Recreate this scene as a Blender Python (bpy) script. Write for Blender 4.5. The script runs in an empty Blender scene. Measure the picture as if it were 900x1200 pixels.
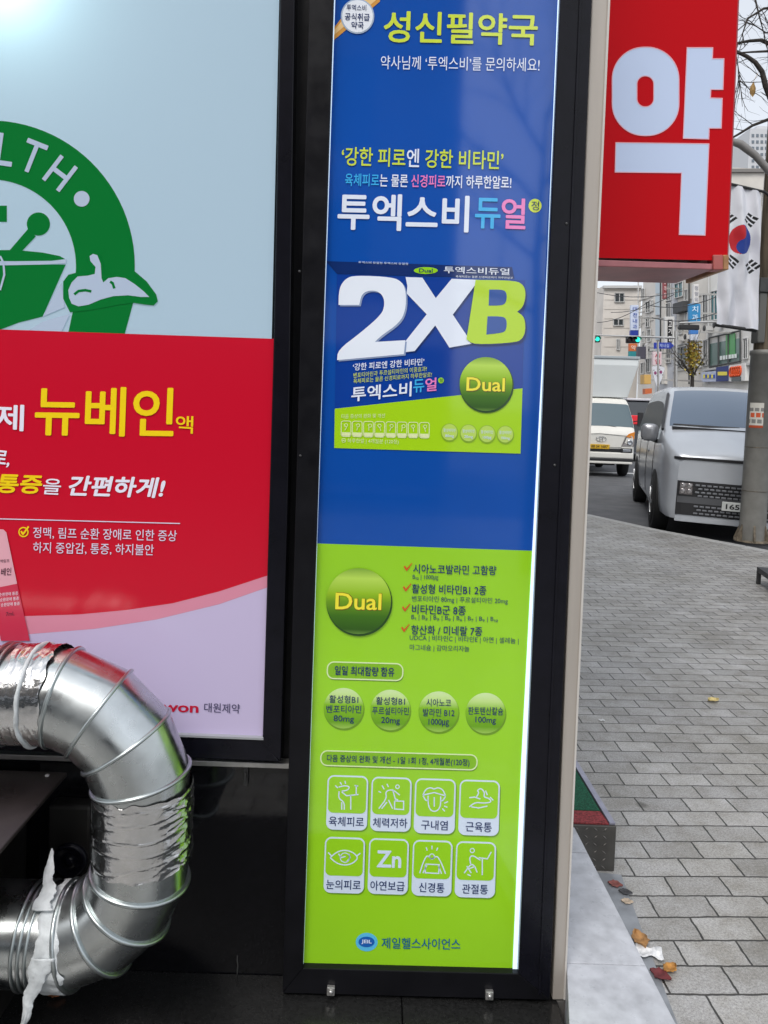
import bpy, math, random
from mathutils import Vector, Matrix, noise
random.seed(7)
R = math.radians
sc = bpy.context.scene
COL = sc.collection

# ------------------------------------------------------------------ camera
F = 880.0                      # focal length in pixels of the 900 x 1200 photograph
CX, CY = 450.0, 520.0          # optical axis in the photograph (cropped from below)
PITCH, ROLL, EYE = R(3.06), R(1.9), 1.6
_f = Vector((0, math.cos(PITCH), -math.sin(PITCH)))
_r0 = Vector((1, 0, 0)); _u0 = Vector((0, math.sin(PITCH), math.cos(PITCH)))
_r = _r0 * math.cos(ROLL) + _u0 * math.sin(ROLL)
_u = _u0 * math.cos(ROLL) - _r0 * math.sin(ROLL)
CAM = Vector((0, 0, EYE))
cd = bpy.data.cameras.new('camera'); cam = bpy.data.objects.new('camera', cd); COL.objects.link(cam)
cam.matrix_world = Matrix(((_r.x, _u.x, -_f.x, 0), (_r.y, _u.y, -_f.y, 0), (_r.z, _u.z, -_f.z, EYE), (0, 0, 0, 1)))
cd.sensor_fit = 'AUTO'; cd.sensor_width = 36.0; cd.lens = F / 1200 * 36.0
cd.shift_y = -80.0 / 1200; cd.clip_start = 0.05; cd.clip_end = 2000
sc.camera = cam

# ------------------------------------------------------------------ light
SUN_EL, SUN_AZ = R(52), R(205)          # overcast noon light, from behind the camera and a little left
w = bpy.data.worlds.new('World'); sc.world = w; w.use_nodes = True
nt = w.node_tree; nt.nodes.clear()
sky = nt.nodes.new('ShaderNodeTexSky'); sky.sky_type = 'NISHITA'; sky.sun_disc = False
sky.sun_elevation = SUN_EL; sky.sun_rotation = SUN_AZ
sky.air_density = 1.0; sky.dust_density = 4.0; sky.ozone_density = 1.0
hsv = nt.nodes.new('ShaderNodeHueSaturation'); hsv.inputs['Saturation'].default_value = 0.42
bg = nt.nodes.new('ShaderNodeBackground'); bg.inputs['Strength'].default_value = 0.15
wo = nt.nodes.new('ShaderNodeOutputWorld')
nt.links.new(sky.outputs[0], hsv.inputs['Color']); cl = nt.nodes.new('ShaderNodeMix'); cl.data_type = 'RGBA'; cl.inputs[0].default_value = .55; cl.inputs[7].default_value = (4.7, 4.95, 5.3, 1)   # thin even cloud over the sky
nt.links.new(hsv.outputs[0], cl.inputs[6]); nt.links.new(cl.outputs[2], bg.inputs['Color'])
nt.links.new(bg.outputs[0], wo.inputs['Surface'])
sl = bpy.data.lights.new('sun', 'SUN'); sl.energy = 1.0; sl.angle = R(25); sl.color = (1, .97, .93)
so = bpy.data.objects.new('sun', sl); COL.objects.link(so)
sd = Vector((math.sin(SUN_AZ) * math.cos(SUN_EL), math.cos(SUN_AZ) * math.cos(SUN_EL), math.sin(SUN_EL)))
so.rotation_euler = (-sd).to_track_quat('-Z', 'Y').to_euler(); so.location = (0, -3, 9)
sc.view_settings.view_transform = 'Standard'; sc.view_settings.look = 'None'
sc.view_settings.gamma = 1.0; sc.view_settings.exposure = 0.5
sc.view_settings.use_curve_mapping = False

# ------------------------------------------------------------------ measuring helpers
def ray(u, v):
    return _f + _r * ((u - CX) / F) - _u * ((v - CY) / F)
def onY(u, v, Y):
    d = ray(u, v); return CAM + d * (Y / d.y)
def onZ(u, v, z=0.0):
    d = ray(u, v); return CAM + d * ((z - EYE) / d.z)
def on_plane(u, v, p, n):
    d = ray(u, v); return CAM + d * ((Vector(p) - CAM).dot(n) / d.dot(n))
SA = math.atan((415 - 450) / F)           # the street runs 2.3 degrees off the wall's normal
SDIR = Vector((math.sin(SA), math.cos(SA), 0)); SNOR = Vector((math.cos(SA), -math.sin(SA), 0))

# ------------------------------------------------------------------ materials
def lin(h):
    if isinstance(h, str):
        h = h.lstrip('#'); c = [int(h[i:i+2], 16) / 255 for i in (0, 2, 4)]
        return tuple((x / 12.92 if x <= .04045 else ((x + .055) / 1.055) ** 2.4) for x in c)
    return tuple(h)
MATS = {}
def mat(name, col, rough=.5, metal=0, emit=0, var=0, scale=8, spec=.5, bump=0, bscale=60, rvar=0, ecol=None, stretch=(1,1,1)):
    if name in MATS: return MATS[name]
    m = bpy.data.materials.new(name); m.use_nodes = True; t = m.node_tree
    b = t.nodes['Principled BSDF']; c = lin(col)
    b.inputs['Base Color'].default_value = (*c, 1); b.inputs['Roughness'].default_value = rough
    b.inputs['Metallic'].default_value = metal; b.inputs['Specular IOR Level'].default_value = spec
    if emit:
        b.inputs['Emission Color'].default_value = (*(lin(ecol) if ecol else c), 1); b.inputs['Emission Strength'].default_value = emit
    if var or bump or rvar:
        tc = t.nodes.new('ShaderNodeTexCoord'); mp = t.nodes.new('ShaderNodeMapping'); mp.inputs['Scale'].default_value = stretch
        t.links.new(tc.outputs['Object'], mp.inputs['Vector'])
    if var:
        n = t.nodes.new('ShaderNodeTexNoise'); n.inputs['Scale'].default_value = scale; n.inputs['Detail'].default_value = 6
        t.links.new(mp.outputs[0], n.inputs['Vector'])
        r = t.nodes.new('ShaderNodeValToRGB'); r.color_ramp.elements[0].position = .3; r.color_ramp.elements[1].position = .72
        r.color_ramp.elements[0].color = (*[x * (1 - var) for x in c], 1)
        r.color_ramp.elements[1].color = (*[min(1, x * (1 + var)) for x in c], 1)
        t.links.new(n.outputs['Fac'], r.inputs['Fac']); t.links.new(r.outputs[0], b.inputs['Base Color'])
    if rvar:
        n = t.nodes.new('ShaderNodeTexNoise'); n.inputs['Scale'].default_value = scale * 1.7; n.inputs['Detail'].default_value = 5
        t.links.new(mp.outputs[0], n.inputs['Vector'])
        mr = t.nodes.new('ShaderNodeMapRange'); mr.inputs['From Min'].default_value = .3; mr.inputs['From Max'].default_value = .7
        mr.inputs['To Min'].default_value = max(.02, rough - rvar); mr.inputs['To Max'].default_value = rough + rvar
        t.links.new(n.outputs['Fac'], mr.inputs['Value']); t.links.new(mr.outputs[0], b.inputs['Roughness'])
    if bump:
        n = t.nodes.new('ShaderNodeTexNoise'); n.inputs['Scale'].default_value = bscale; n.inputs['Detail'].default_value = 4
        t.links.new(mp.outputs[0], n.inputs['Vector'])
        bp = t.nodes.new('ShaderNodeBump'); bp.inputs['Strength'].default_value = bump; bp.inputs['Distance'].default_value = .01
        t.links.new(n.outputs['Fac'], bp.inputs['Height']); t.links.new(bp.outputs[0], b.inputs['Normal'])
    MATS[name] = m
    return m
EM = 0.12
PE = 0.30      # how strongly the light boxes shine through their prints
def ink(h, e=None, rough=.06, spec=.85):
    """glossy print on a back-lit acrylic face"""
    e = PE if e is None else e
    return mat('print_%s_%d_%d' % (h.lstrip('#'), int(e * 100), int(spec * 100)), h, rough, emit=e * EM, spec=spec)
def paint(h, rough=.45, **k):
    return mat('paint_%s_%d_%s' % (h.lstrip('#'), int(rough * 100), '_'.join(map(str, k.values()))), h, rough, **k)

# ------------------------------------------------------------------ object helpers
WM = {}
def tag(o, label=None, cat=None, group=None, kind=None):
    if label: o['label'] = label
    if cat: o['category'] = cat
    if group: o['group'] = group
    if kind: o['kind'] = kind
    return o
def thing(name, loc, label, cat, group=None, rz=0, rx=0, ry=0):
    o = bpy.data.objects.new(name, None); COL.objects.link(o); o.empty_display_size = .2
    o.location = loc; o.rotation_euler = (rx, ry, rz)
    WM[o.name] = Matrix.Translation(Vector(loc)) @ o.rotation_euler.to_matrix().to_4x4()
    return tag(o, label, cat, group)
def root_of(o):
    while o.parent: o = o.parent
    return o
class MB:
    def __init__(s): s.v = []; s.f = []; s.m = []; s.sm = []
    def add(s, vs, fs, mi=0, smooth=False):
        k = len(s.v); s.v += [Vector(p) for p in vs]
        for f in fs: s.f.append([i + k for i in f]); s.m.append(mi); s.sm.append(smooth)
        return s
    def box(s, lo, hi, mi=0, M=None):
        x0, y0, z0 = lo; x1, y1, z1 = hi
        vs = [Vector(p) for p in ((x0,y0,z0),(x1,y0,z0),(x1,y1,z0),(x0,y1,z0),(x0,y0,z1),(x1,y0,z1),(x1,y1,z1),(x0,y1,z1))]
        if M: vs = [M @ p for p in vs]
        return s.add(vs, [(3,2,1,0),(4,5,6,7),(0,1,5,4),(1,2,6,5),(2,3,7,6),(3,0,4,7)], mi)
    def prism(s, pts, d, mi=0):
        """polygon (seen from its front) extruded backwards by vector d"""
        n = len(pts); d = Vector(d); pts = [Vector(p) for p in pts]
        fs = [tuple(range(n)), tuple(range(2*n-1, n-1, -1))] + [(i, i+n, (i+1) % n + n, (i+1) % n) for i in range(n)]
        return s.add(pts + [p + d for p in pts], fs, mi)
    def sheet(s, pts, mi=0): return s.add(pts, [tuple(range(len(pts)))], mi)
    def tube(s, pts, rad, n=8, mi=0, cap=True, closed=False):
        pts = [Vector(p) for p in pts]; m = len(pts)
        rad = rad if isinstance(rad, (list, tuple)) else [rad] * m
        rings = []; up = Vector((0, 0, 1))
        t0 = (pts[1] - pts[0]).normalized(); a = t0.cross(up)
        if a.length < 1e-3: a = t0.cross(Vector((1, 0, 0)))
        a.normalize()
        for i, p in enumerate(pts):
            if closed: t = (pts[(i+1) % m] - pts[i-1]).normalized()
            else: t = (pts[min(i+1, m-1)] - pts[max(i-1, 0)]).normalized()
            a = (a - t * a.dot(t)).normalized(); b = t.cross(a)
            rings.append([p + (a * math.cos(2*math.pi*k/n) + b * math.sin(2*math.pi*k/n)) * rad[i] for k in range(n)])
        vs = [q for rg in rings for q in rg]; fs = []
        for i in range(m if closed else m - 1):
            j = (i + 1) % m
            for k in range(n): fs.append((i*n+k, i*n+(k+1) % n, j*n+(k+1) % n, j*n+k))
        s.add(vs, fs, mi, True)
        if cap and not closed:
            s.add(rings[0], [tuple(range(n-1, -1, -1))], mi); s.add(rings[-1], [tuple(range(n))], mi)
        return s
    def lathe(s, c, axis, prof, n=20, mi=0):
        """prof = [(distance along axis, radius)]"""
        axis = Vector(axis).normalized(); a = axis.cross(Vector((0, 0, 1)))
        if a.length < 1e-3: a = axis.cross(Vector((1, 0, 0)))
        a.normalize(); b = axis.cross(a); c = Vector(c)
        vs = [c + axis * h + (a * math.cos(2*math.pi*k/n) + b * math.sin(2*math.pi*k/n)) * r for h, r in prof for k in range(n)]
        fs = [(i*n+k, i*n+(k+1) % n, (i+1)*n+(k+1) % n, (i+1)*n+k) for i in range(len(prof)-1) for k in range(n)]
        s.add(vs, fs, mi, True)
        s.add(vs[:n], [tuple(range(n-1, -1, -1))], mi); s.add(vs[-n:], [tuple(range(n))], mi)
        return s
    def build(s, name, mats, parent=None, local=False, bevel=0, label=None, fix=True):
        me = bpy.data.meshes.new(name); vs = s.v
        if parent is not None and not local:
            inv = WM[root_of(parent).name].inverted(); vs = [inv @ p for p in vs]
        me.from_pydata([tuple(p) for p in vs], [], s.f)
        for i, p in enumerate(me.polygons): p.material_index = s.m[i]; p.use_smooth = s.sm[i]
        for m in (mats if isinstance(mats, (list, tuple)) else [mats]): me.materials.append(m)
        if fix:
            import bmesh
            bm = bmesh.new(); bm.from_mesh(me); bmesh.ops.delete(bm, geom=[v for v in bm.verts if not v.link_faces], context='VERTS'); bmesh.ops.recalc_face_normals(bm, faces=bm.faces); bm.to_mesh(me); bm.free()
        o = bpy.data.objects.new(name, me); COL.objects.link(o)
        if parent is not None: o.parent = parent
        if bevel:
            b = o.modifiers.new('bevel', 'BEVEL'); b.width = bevel; b.segments = 2; b.limit_method = 'ANGLE'; b.angle_limit = R(40)
        if label: o['label'] = label
        return o
def centred(o, label, cat, group=None, kind=None):
    """a thing that is one mesh: put its origin at its base"""
    vs = [v.co.copy() for v in o.data.vertices]
    c = Vector((sum(v.x for v in vs) / len(vs), sum(v.y for v in vs) / len(vs), min(v.z for v in vs)))
    for v in o.data.vertices: v.co -= c
    o.location = c
    return tag(o, label, cat, group, kind)
def copy_tree(o, parent=None):
    c = o.copy(); COL.objects.link(c); c.parent = parent
    for ch in list(o.children): copy_tree(ch, c)
    return c

# ---- flat drawing on an upright print: everything is measured on the photograph and laid on the plane y = Y
class Draw:
    def __init__(s, pl): s.pl = pl; s.mb = MB(); s.mats = []
    def mi(s, m):
        if m not in s.mats: s.mats.append(m)
        return s.mats.index(m)
    def poly(s, pts, m, dy=0):
        s.mb.sheet([s.pl(u, v, dy) for u, v in pts], s.mi(m))
    def ring(s, cu, cv, ru, rv, t, m, dy=0, a0=0, a1=360, n=48):
        k = max(4, int(n * abs(a1 - a0) / 360)); A = [R(a0 + (a1 - a0) * i / k) for i in range(k + 1)]
        for i in range(k):
            q = [(cu + (ru - d) * math.cos(a), cv - (rv - d) * math.sin(a)) for a, d in ((A[i], 0), (A[i+1], 0), (A[i+1], t), (A[i], t))]
            s.poly(q, m, dy)
    def disc(s, cu, cv, ru, rv, m, dy=0, n=40):
        s.poly([(cu + ru * math.cos(2*math.pi*i/n), cv + rv * math.sin(2*math.pi*i/n)) for i in range(n)], m, dy)
    def line(s, pts, wd, m, dy=0, closed=False):
        """one ribbon with mitred bends"""
        pts = [Vector((*p, 0)).to_2d() for p in pts]
        if closed: pts = pts + [pts[0], pts[1]]
        L, Rr = [], []
        for i, p in enumerate(pts):
            a = (p - pts[i-1]).normalized() if i else None
            b = (pts[i+1] - p).normalized() if i < len(pts) - 1 else None
            a = a or b; b = b or a
            na = Vector((-a.y, a.x)); nb = Vector((-b.y, b.x)); nn = na + nb
            if nn.length < .3: nn = na
            else:
                nn = nn.normalized(); nn = nn / max(.5, nn.dot(na))
            L.append(p + nn * wd / 2); Rr.append(p - nn * wd / 2)
        for i in range(len(pts) - 1):
            if closed and i == 0: continue
            s.poly([L[i], L[i+1], Rr[i+1], Rr[i]], m, dy)
    def rrect(s, c4, rad, n=6):
        """rounded quad outline from four px corners tl,tr,br,bl"""
        c4 = [Vector((*p, 0)).to_2d() for p in c4]; out = []
        for i, p in enumerate(c4):
            a = (c4[i-1] - p).normalized() * rad; b = (c4[(i+1) % 4] - p).normalized() * rad
            for k in range(n + 1):
                t = k / n * math.pi / 2
                out.append(tuple(p + a * (1 - math.sin(t)) + b * (1 - math.cos(t))))
        return out
    def build(s, name, parent=None):
        return s.mb.build(name, s.mats, parent, fix=False)
def text_mesh(body, mats, cols=None, off=0.0, res=3):
    cu = bpy.data.curves.new('txt', 'FONT'); cu.body = body; cu.resolution_u = res; cu.fill_mode = 'FRONT'
    for m in mats: cu.materials.append(m)
    if cols:
        for i, k in enumerate(cols): cu.body_format[i].material_index = k
    o = bpy.data.objects.new('txt', cu); COL.objects.link(o)
    dg = bpy.context.evaluated_depsgraph_get(); ev = o.evaluated_get(dg)
    me = bpy.data.meshes.new_from_object(ev)
    bpy.data.objects.remove(o); bpy.data.curves.remove(cu)
    if off > 0 and len(me.vertices):      # bold: the glyphs overprinted in a small circle, each pass a hair in front of the last
        V = [v.co.copy() for v in me.vertices]; Fs = [(tuple(p.vertices), p.material_index) for p in me.polygons]; nv, nf, mi_ = [], [], []
        dirs = [(0, 0)] + [(math.cos(k * math.pi / 4) * off * .8, math.sin(k * math.pi / 4) * off * .8) for k in range(8)]
        for k, (dx, dy_) in enumerate(dirs):
            b = len(nv); nv += [(v.x + dx, v.y + dy_, k * 4e-5) for v in V]
            for f_, m_ in Fs: nf.append([i + b for i in f_]); mi_.append(m_)
        m2 = bpy.data.meshes.new('txt'); m2.from_pydata(nv, [], nf)
        for p, i in zip(m2.polygons, mi_): p.material_index = i
        for m in me.materials: m2.materials.append(m)
        bpy.data.meshes.remove(me); me = m2
    return me
def text(body, bl, br, h, pl, mats, parent=None, cols=None, off=0.0, shear=0.0, dy=0.002, name='lettering', lean=.035, into=None, res=3):
    mats = mats if isinstance(mats, (list, tuple)) else [mats]
    me = text_mesh(body, mats, cols, off, res)
    if not len(me.vertices): return None
    xs = [v.co.x for v in me.vertices]; ys = [v.co.y for v in me.vertices]
    x0, x1, y0, y1 = min(xs), max(xs), min(ys), max(ys)
    co = []
    for v in me.vertices:
        s = (v.co.x - x0) / (x1 - x0); t = (v.co.y - y0) / max(1e-6, y1 - y0)
        co.append(pl(bl[0] + s * (br[0] - bl[0]) + t * h * (lean + shear), bl[1] + s * (br[1] - bl[1]) - t * h, dy + v.co.z))
    if into is not None:
        ix = [into.mi(m) for m in mats]; k = len(into.mb.v); into.mb.v += co
        for p in me.polygons:
            into.mb.f.append([i + k for i in p.vertices]); into.mb.m.append(ix[min(p.material_index, len(ix)-1)]); into.mb.sm.append(False)
        bpy.data.meshes.remove(me); return None
    inv = WM[root_of(parent).name].inverted() if parent else Matrix()
    for v, c in zip(me.vertices, co): v.co = inv @ c
    me.name = name
    o = bpy.data.objects.new(name, me); COL.objects.link(o); o.parent = parent
    return o

# ================================================================== GROUND
def brick_mat():
    m = bpy.data.materials.new('granite_pavers'); m.use_nodes = True; t = m.node_tree; b = t.nodes['Principled BSDF']
    tc = t.nodes.new('ShaderNodeTexCoord')
    # slight wobble so that the joints are not ruler-straight
    nz = t.nodes.new('ShaderNodeTexNoise'); nz.inputs['Scale'].default_value = 2.3; t.links.new(tc.outputs['Object'], nz.inputs['Vector'])
    sub = t.nodes.new('ShaderNodeVectorMath'); sub.operation = 'SUBTRACT'; sub.inputs[1].default_value = (.5, .5, .5)
    t.links.new(nz.outputs['Color'], sub.inputs[0])
    nz2 = t.nodes.new('ShaderNodeTexNoise'); nz2.inputs['Scale'].default_value = 38; nz2.inputs['Detail'].default_value = 3; t.links.new(tc.outputs['Object'], nz2.inputs['Vector'])
    sub2 = t.nodes.new('ShaderNodeVectorMath'); sub2.operation = 'SUBTRACT'; sub2.inputs[1].default_value = (.5, .5, .5); t.links.new(nz2.outputs['Color'], sub2.inputs[0])
    scl2 = t.nodes.new('ShaderNodeVectorMath'); scl2.operation = 'SCALE'; scl2.inputs['Scale'].default_value = .007; t.links.new(sub2.outputs[0], scl2.inputs[0])
    scl = t.nodes.new('ShaderNodeVectorMath'); scl.operation = 'SCALE'; scl.inputs['Scale'].default_value = .02; t.links.new(sub.outputs[0], scl.inputs[0])
    ad = t.nodes.new('ShaderNodeVectorMath'); ad.operation = 'ADD'
    mpo = t.nodes.new('ShaderNodeMapping'); mpo.inputs['Location'].default_value = (.045, .021, 0); t.links.new(tc.outputs['Object'], mpo.inputs['Vector'])
    t.links.new(mpo.outputs[0], ad.inputs[0]); ad0 = t.nodes.new('ShaderNodeVectorMath'); ad0.operation = 'ADD'; t.links.new(scl.outputs[0], ad0.inputs[0]); t.links.new(scl2.outputs[0], ad0.inputs[1]); t.links.new(ad0.outputs[0], ad.inputs[1])
    br = t.nodes.new('ShaderNodeTexBrick'); br.offset = .5; br.inputs['Scale'].default_value = 1
    br.inputs['Brick Width'].default_value = .193; br.inputs['Row Height'].default_value = .104; br.inputs['Mortar Size'].default_value = .0038
    br.inputs['Mortar Smooth'].default_value = .35; br.inputs['Bias'].default_value = 0
    br.inputs['Color1'].default_value = (.365, .36, .35, 1); br.inputs['Color2'].default_value = (.49, .484, .472, 1)
    br.inputs['Mortar'].default_value = (.045, .042, .036, 1)
    t.links.new(ad.outputs[0], br.inputs['Vector'])
    sp = t.nodes.new('ShaderNodeTexNoise'); sp.inputs['Scale'].default_value = 130; sp.inputs['Detail'].default_value = 8; sp.inputs['Roughness'].default_value = 1.0; t.links.new(tc.outputs['Object'], sp.inputs['Vector'])
    spr = t.nodes.new('ShaderNodeValToRGB'); spr.color_ramp.elements[0].position = .38; spr.color_ramp.elements[0].color = (.25, .25, .25, 1)
    spr.color_ramp.elements[1].position = .6; spr.color_ramp.elements[1].color = (1.35, 1.35, 1.35, 1); t.links.new(sp.outputs['Fac'], spr.inputs['Fac'])
    st = t.nodes.new('ShaderNodeTexNoise'); st.inputs['Scale'].default_value = 1.6; st.inputs['Detail'].default_value = 8; st.inputs['Roughness'].default_value = .65; t.links.new(tc.outputs['Object'], st.inputs['Vector'])
    stR = t.nodes.new('ShaderNodeValToRGB'); stR.color_ramp.elements[0].position = .3; stR.color_ramp.elements[0].color = (.66, .64, .585, 1)
    stR.color_ramp.elements[1].position = .62; stR.color_ramp.elements[1].color = (1.05, 1.05, 1.06, 1); t.links.new(st.outputs['Fac'], stR.inputs['Fac'])
    m1 = t.nodes.new('ShaderNodeMix'); m1.data_type = 'RGBA'; m1.blend_type = 'MULTIPLY'; m1.inputs[0].default_value = 1
    t.links.new(br.outputs['Color'], m1.inputs[6]); t.links.new(spr.outputs[0], m1.inputs[7])
    m2 = t.nodes.new('ShaderNodeMix'); m2.data_type = 'RGBA'; m2.blend_type = 'MULTIPLY'; m2.inputs[0].default_value = 1
    t.links.new(m1.outputs[2], m2.inputs[6]); t.links.new(stR.outputs[0], m2.inputs[7])
    vo = t.nodes.new('ShaderNodeTexVoronoi'); vo.inputs['Scale'].default_value = 2.1; t.links.new(ad.outputs[0], vo.inputs['Vector'])      # trodden gum and oil spots
    vr = t.nodes.new('ShaderNodeValToRGB'); vr.color_ramp.elements[0].position = .03; vr.color_ramp.elements[0].color = (.5, .49, .47, 1); vr.color_ramp.elements[1].position = .06; vr.color_ramp.elements[1].color = (1, 1, 1, 1)
    t.links.new(vo.outputs['Distance'], vr.inputs['Fac'])
    gr = t.nodes.new('ShaderNodeTexNoise'); gr.inputs['Scale'].default_value = 11; gr.inputs['Detail'].default_value = 7; gr.inputs['Roughness'].default_value = .7; t.links.new(tc.outputs['Object'], gr.inputs['Vector'])
    grr = t.nodes.new('ShaderNodeValToRGB'); grr.color_ramp.elements[0].position = .34; grr.color_ramp.elements[0].color = (.78, .76, .71, 1); grr.color_ramp.elements[1].position = .58; grr.color_ramp.elements[1].color = (1.04, 1.04, 1.04, 1); t.links.new(gr.outputs['Fac'], grr.inputs['Fac'])
    m3 = t.nodes.new('ShaderNodeMix'); m3.data_type = 'RGBA'; m3.blend_type = 'MULTIPLY'; m3.inputs[0].default_value = 1; t.links.new(m2.outputs[2], m3.inputs[6]); t.links.new(vr.outputs[0], m3.inputs[7])
    m4 = t.nodes.new('ShaderNodeMix'); m4.data_type = 'RGBA'; m4.blend_type = 'MULTIPLY'; m4.inputs[0].default_value = 1; t.links.new(m3.outputs[2], m4.inputs[6]); t.links.new(grr.outputs[0], m4.inputs[7])
    t.links.new(m4.outputs[2], b.inputs['Base Color']); b.inputs['Roughness'].default_value = .52; b.inputs['Specular IOR Level'].default_value = .65
    bp = t.nodes.new('ShaderNodeBump'); bp.inputs['Strength'].default_value = .7; bp.inputs['Distance'].default_value = .006; bp.invert = True
    t.links.new(br.outputs['Fac'], bp.inputs['Height'])
    bp2 = t.nodes.new('ShaderNodeBump'); bp2.inputs['Strength'].default_value = .07; bp2.inputs['Distance'].default_value = .003
    t.links.new(sp.outputs['Fac'], bp2.inputs['Height']); t.links.new(bp.outputs[0], bp2.inputs['Normal']); t.links.new(bp2.outputs[0], b.inputs['Normal'])
    return m
ROADZ = -.13
asphalt = mat('asphalt', (.105, .108, .115), .8, var=.2, scale=3, bump=.3, bscale=180)
o = MB().sheet([(-450, -450, ROADZ), (450, -450, ROADZ), (450, 450, ROADZ), (-450, 450, ROADZ)]).build('road', asphalt, fix=False); tag(o, kind='structure')
# pavement: a slab that ends at a kerb running diagonally towards the street pole
kerb_px = [(560, 583), (680, 603), (765, 622), (866, 641), (960, 660)]
kp = [onZ(u, v, 0) for u, v in kerb_px]
k_in = (kp[1] - kp[0]).normalized(); kp[0] = kp[0] - k_in * 0
far0 = kp[0] + Vector((-14, 8, 0)); nearR = kp[-1] + Vector((9, -9.5, 0))
line = [far0] + kp + [nearR]
M_rot = Matrix.Rotation(-SA, 4, 'Z')
outline = line + [Vector((nearR.x, -7, 0)), Vector((-16, -7, 0)), Vector((-16, far0.y, 0))]
mb = MB(); inv = M_rot.inverted()
mb.prism([inv @ p for p in outline], (0, 0, ROADZ - .02))
ob = mb.build('pavement', brick_mat()); ob.matrix_world = M_rot; tag(ob, kind='structure')
kmat = mat('kerb_stone', (.40, .40, .39), .75, var=.18, scale=14, bump=.3)
mb = MB()
for a, b in zip(line[:-1], line[1:]):
    d = (b - a).normalized(); nrm = Vector((-d.y, d.x, 0)); nrm = nrm if nrm.y > 0 else -nrm
    n = max(1, int((b - a).length)); 
    for i in range(n):
        p = a + (b - a) * (i / n) + d * .004; q = a + (b - a) * ((i + 1) / n) - d * .004
        mb.prism([p + Vector((0,0,.004)), q + Vector((0,0,.004)), q + nrm * .16 + Vector((0,0,.004)), p + nrm * .16 + Vector((0,0,.004))], (0, 0, -.2))
tag(mb.build('kerb', kmat, bevel=.008), kind='structure')
# far pavement in front of the right-hand row of buildings, and lane marks
XR = (905 - 415) * 42 / F * math.cos(SA)       # distance of the right-hand facades, across the street
def street(x, y): return SNOR * x + SDIR * y
mb = MB(); z = .02
mb.prism([street(XR - 4, 36) + Vector((0,0,z)), street(XR + 1, 36) + Vector((0,0,z)), street(XR + 1, 140) + Vector((0,0,z)), street(XR - 4, 140) + Vector((0,0,z))], (0, 0, -.16))
tag(mb.build('far_pavement', mat('far_paving', (.33, .33, .32), .8, var=.15, scale=2)), kind='structure')
mb = MB()
for k in range(14):
    y = 16 + k * 8; z = ROADZ + .004
    mb.sheet([street(8.2, y) + Vector((0,0,z)), street(8.32, y) + Vector((0,0,z)), street(8.32, y + 4) + Vector((0,0,z)), street(8.2, y + 4) + Vector((0,0,z))])
p0, p1 = onZ(670, 553, ROADZ + .004), onZ(760, 556, ROADZ + .004)
mb.sheet([p0, p1, p1 + Vector((.05, .35, 0)), p0 + Vector((.05, .35, 0))])
tag(mb.build('road_markings', mat('road_paint', (.72, .72, .70), .7, var=.15, scale=9), fix=False), kind='structure')

# ================================================================== STOREFRONT WALL
YW = 1.92
granite = mat('black_granite', (.006, .006, .0075), .07, var=.35, scale=90, spec=.5, rvar=.04)
blackmetal = mat('black_powder_coat', (.006, .006, .008), .36, var=.25, scale=14, rvar=.08, spec=.2)
blackgloss = mat('black_anodised', (.006, .006, .010), .25, var=.2, scale=20, spec=.22)
alu = mat('brushed_aluminium', (.55, .54, .52), .35, metal=.8, var=.12, scale=30)
zt_top = 3.4
xpost = onY(655, 600, YW).x
wall = thing('shop_wall', (0, 2.1, 0), 'black polished stone shop wall carrying the two lit pharmacy panels', 'wall')
mb = MB()
gz = onY(270, 892, YW).z
# polished slabs under the left panel, butted with hair joints
xs = [-3.2, -2.0, -.95, onY(90, 1000, YW).x - .28, xpost]
xs = [-3.2, -1.95, -1.05, xpost]
for a, b in zip(xs[:-1], xs[1:]): mb.box((a + .001, YW, .0), (b - .001, YW + .1, gz))
mb.build('stone_slab', granite, wall)
MB().box((-3.2, YW + .15, gz), (onY(318, 600, YW).x, YW + .25, zt_top)).box((onY(318, 600, YW).x + .002, YW + .012, gz), (xpost, YW + .25, zt_top)).build('backing', blackmetal, wall)
MB().box((-3.2, YW + .12, zt_top + .002), (xpost - .02, 13, 8.5)).build('unseen_storey', mat('grey_render', (.3, .3, .31), .7, var=.1), wall)  # unseen storeys, added to block sky light from the street-facing sides
MB().box((-3.2, YW - .02, gz - .006), (onY(344, 895, YW).x, YW + .01, gz + .008)).build('edge_trim', alu, wall, bevel=.002)
# the flank of the shop along the street, behind the corner post
fl = []
for y in (2.18, 13): fl.append(street(.575 + .0, y))
MB().prism([fl[0] + Vector((-.02,0,0)), fl[0] + Vector((-.02,0,zt_top)), fl[1] + Vector((-.02,0,zt_top)), fl[1] + Vector((-.02,0,0))], -SNOR * .2).build('side_wall', mat('grey_render', (.3, .3, .31), .7, var=.1), wall)
# little staple bolts and drip marks on the slab
mb = MB(); p = onY(289, 897, YW)
mb.box((p.x - .006, YW - .012, p.z - .05), (p.x + .006, YW, p.z + .004)).box((p.x - .003, YW - .02, p.z - .03), (p.x + .003, YW - .012, p.z - .012))
mb.build('clip', mat('clip_dark', (.05, .05, .05), .4, metal=.5), wall, bevel=.001)
stp = mat('dark_step_stone', (.016, .016, .016), .22, spec=.6, var=.4, scale=120, rvar=.08, bump=.05, bscale=200)
sz = .073
MB().box((-3.2, 1.15, 0), (onY(474, 1190, 1.7).x - .001, YW - .001, sz)).box((onY(474, 1190, 1.7).x + .001, 1.15, 0), (onY(650, 1195, YW).x - .01, YW - .001, sz)).build('plinth_step', stp, wall, bevel=.003)

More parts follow.
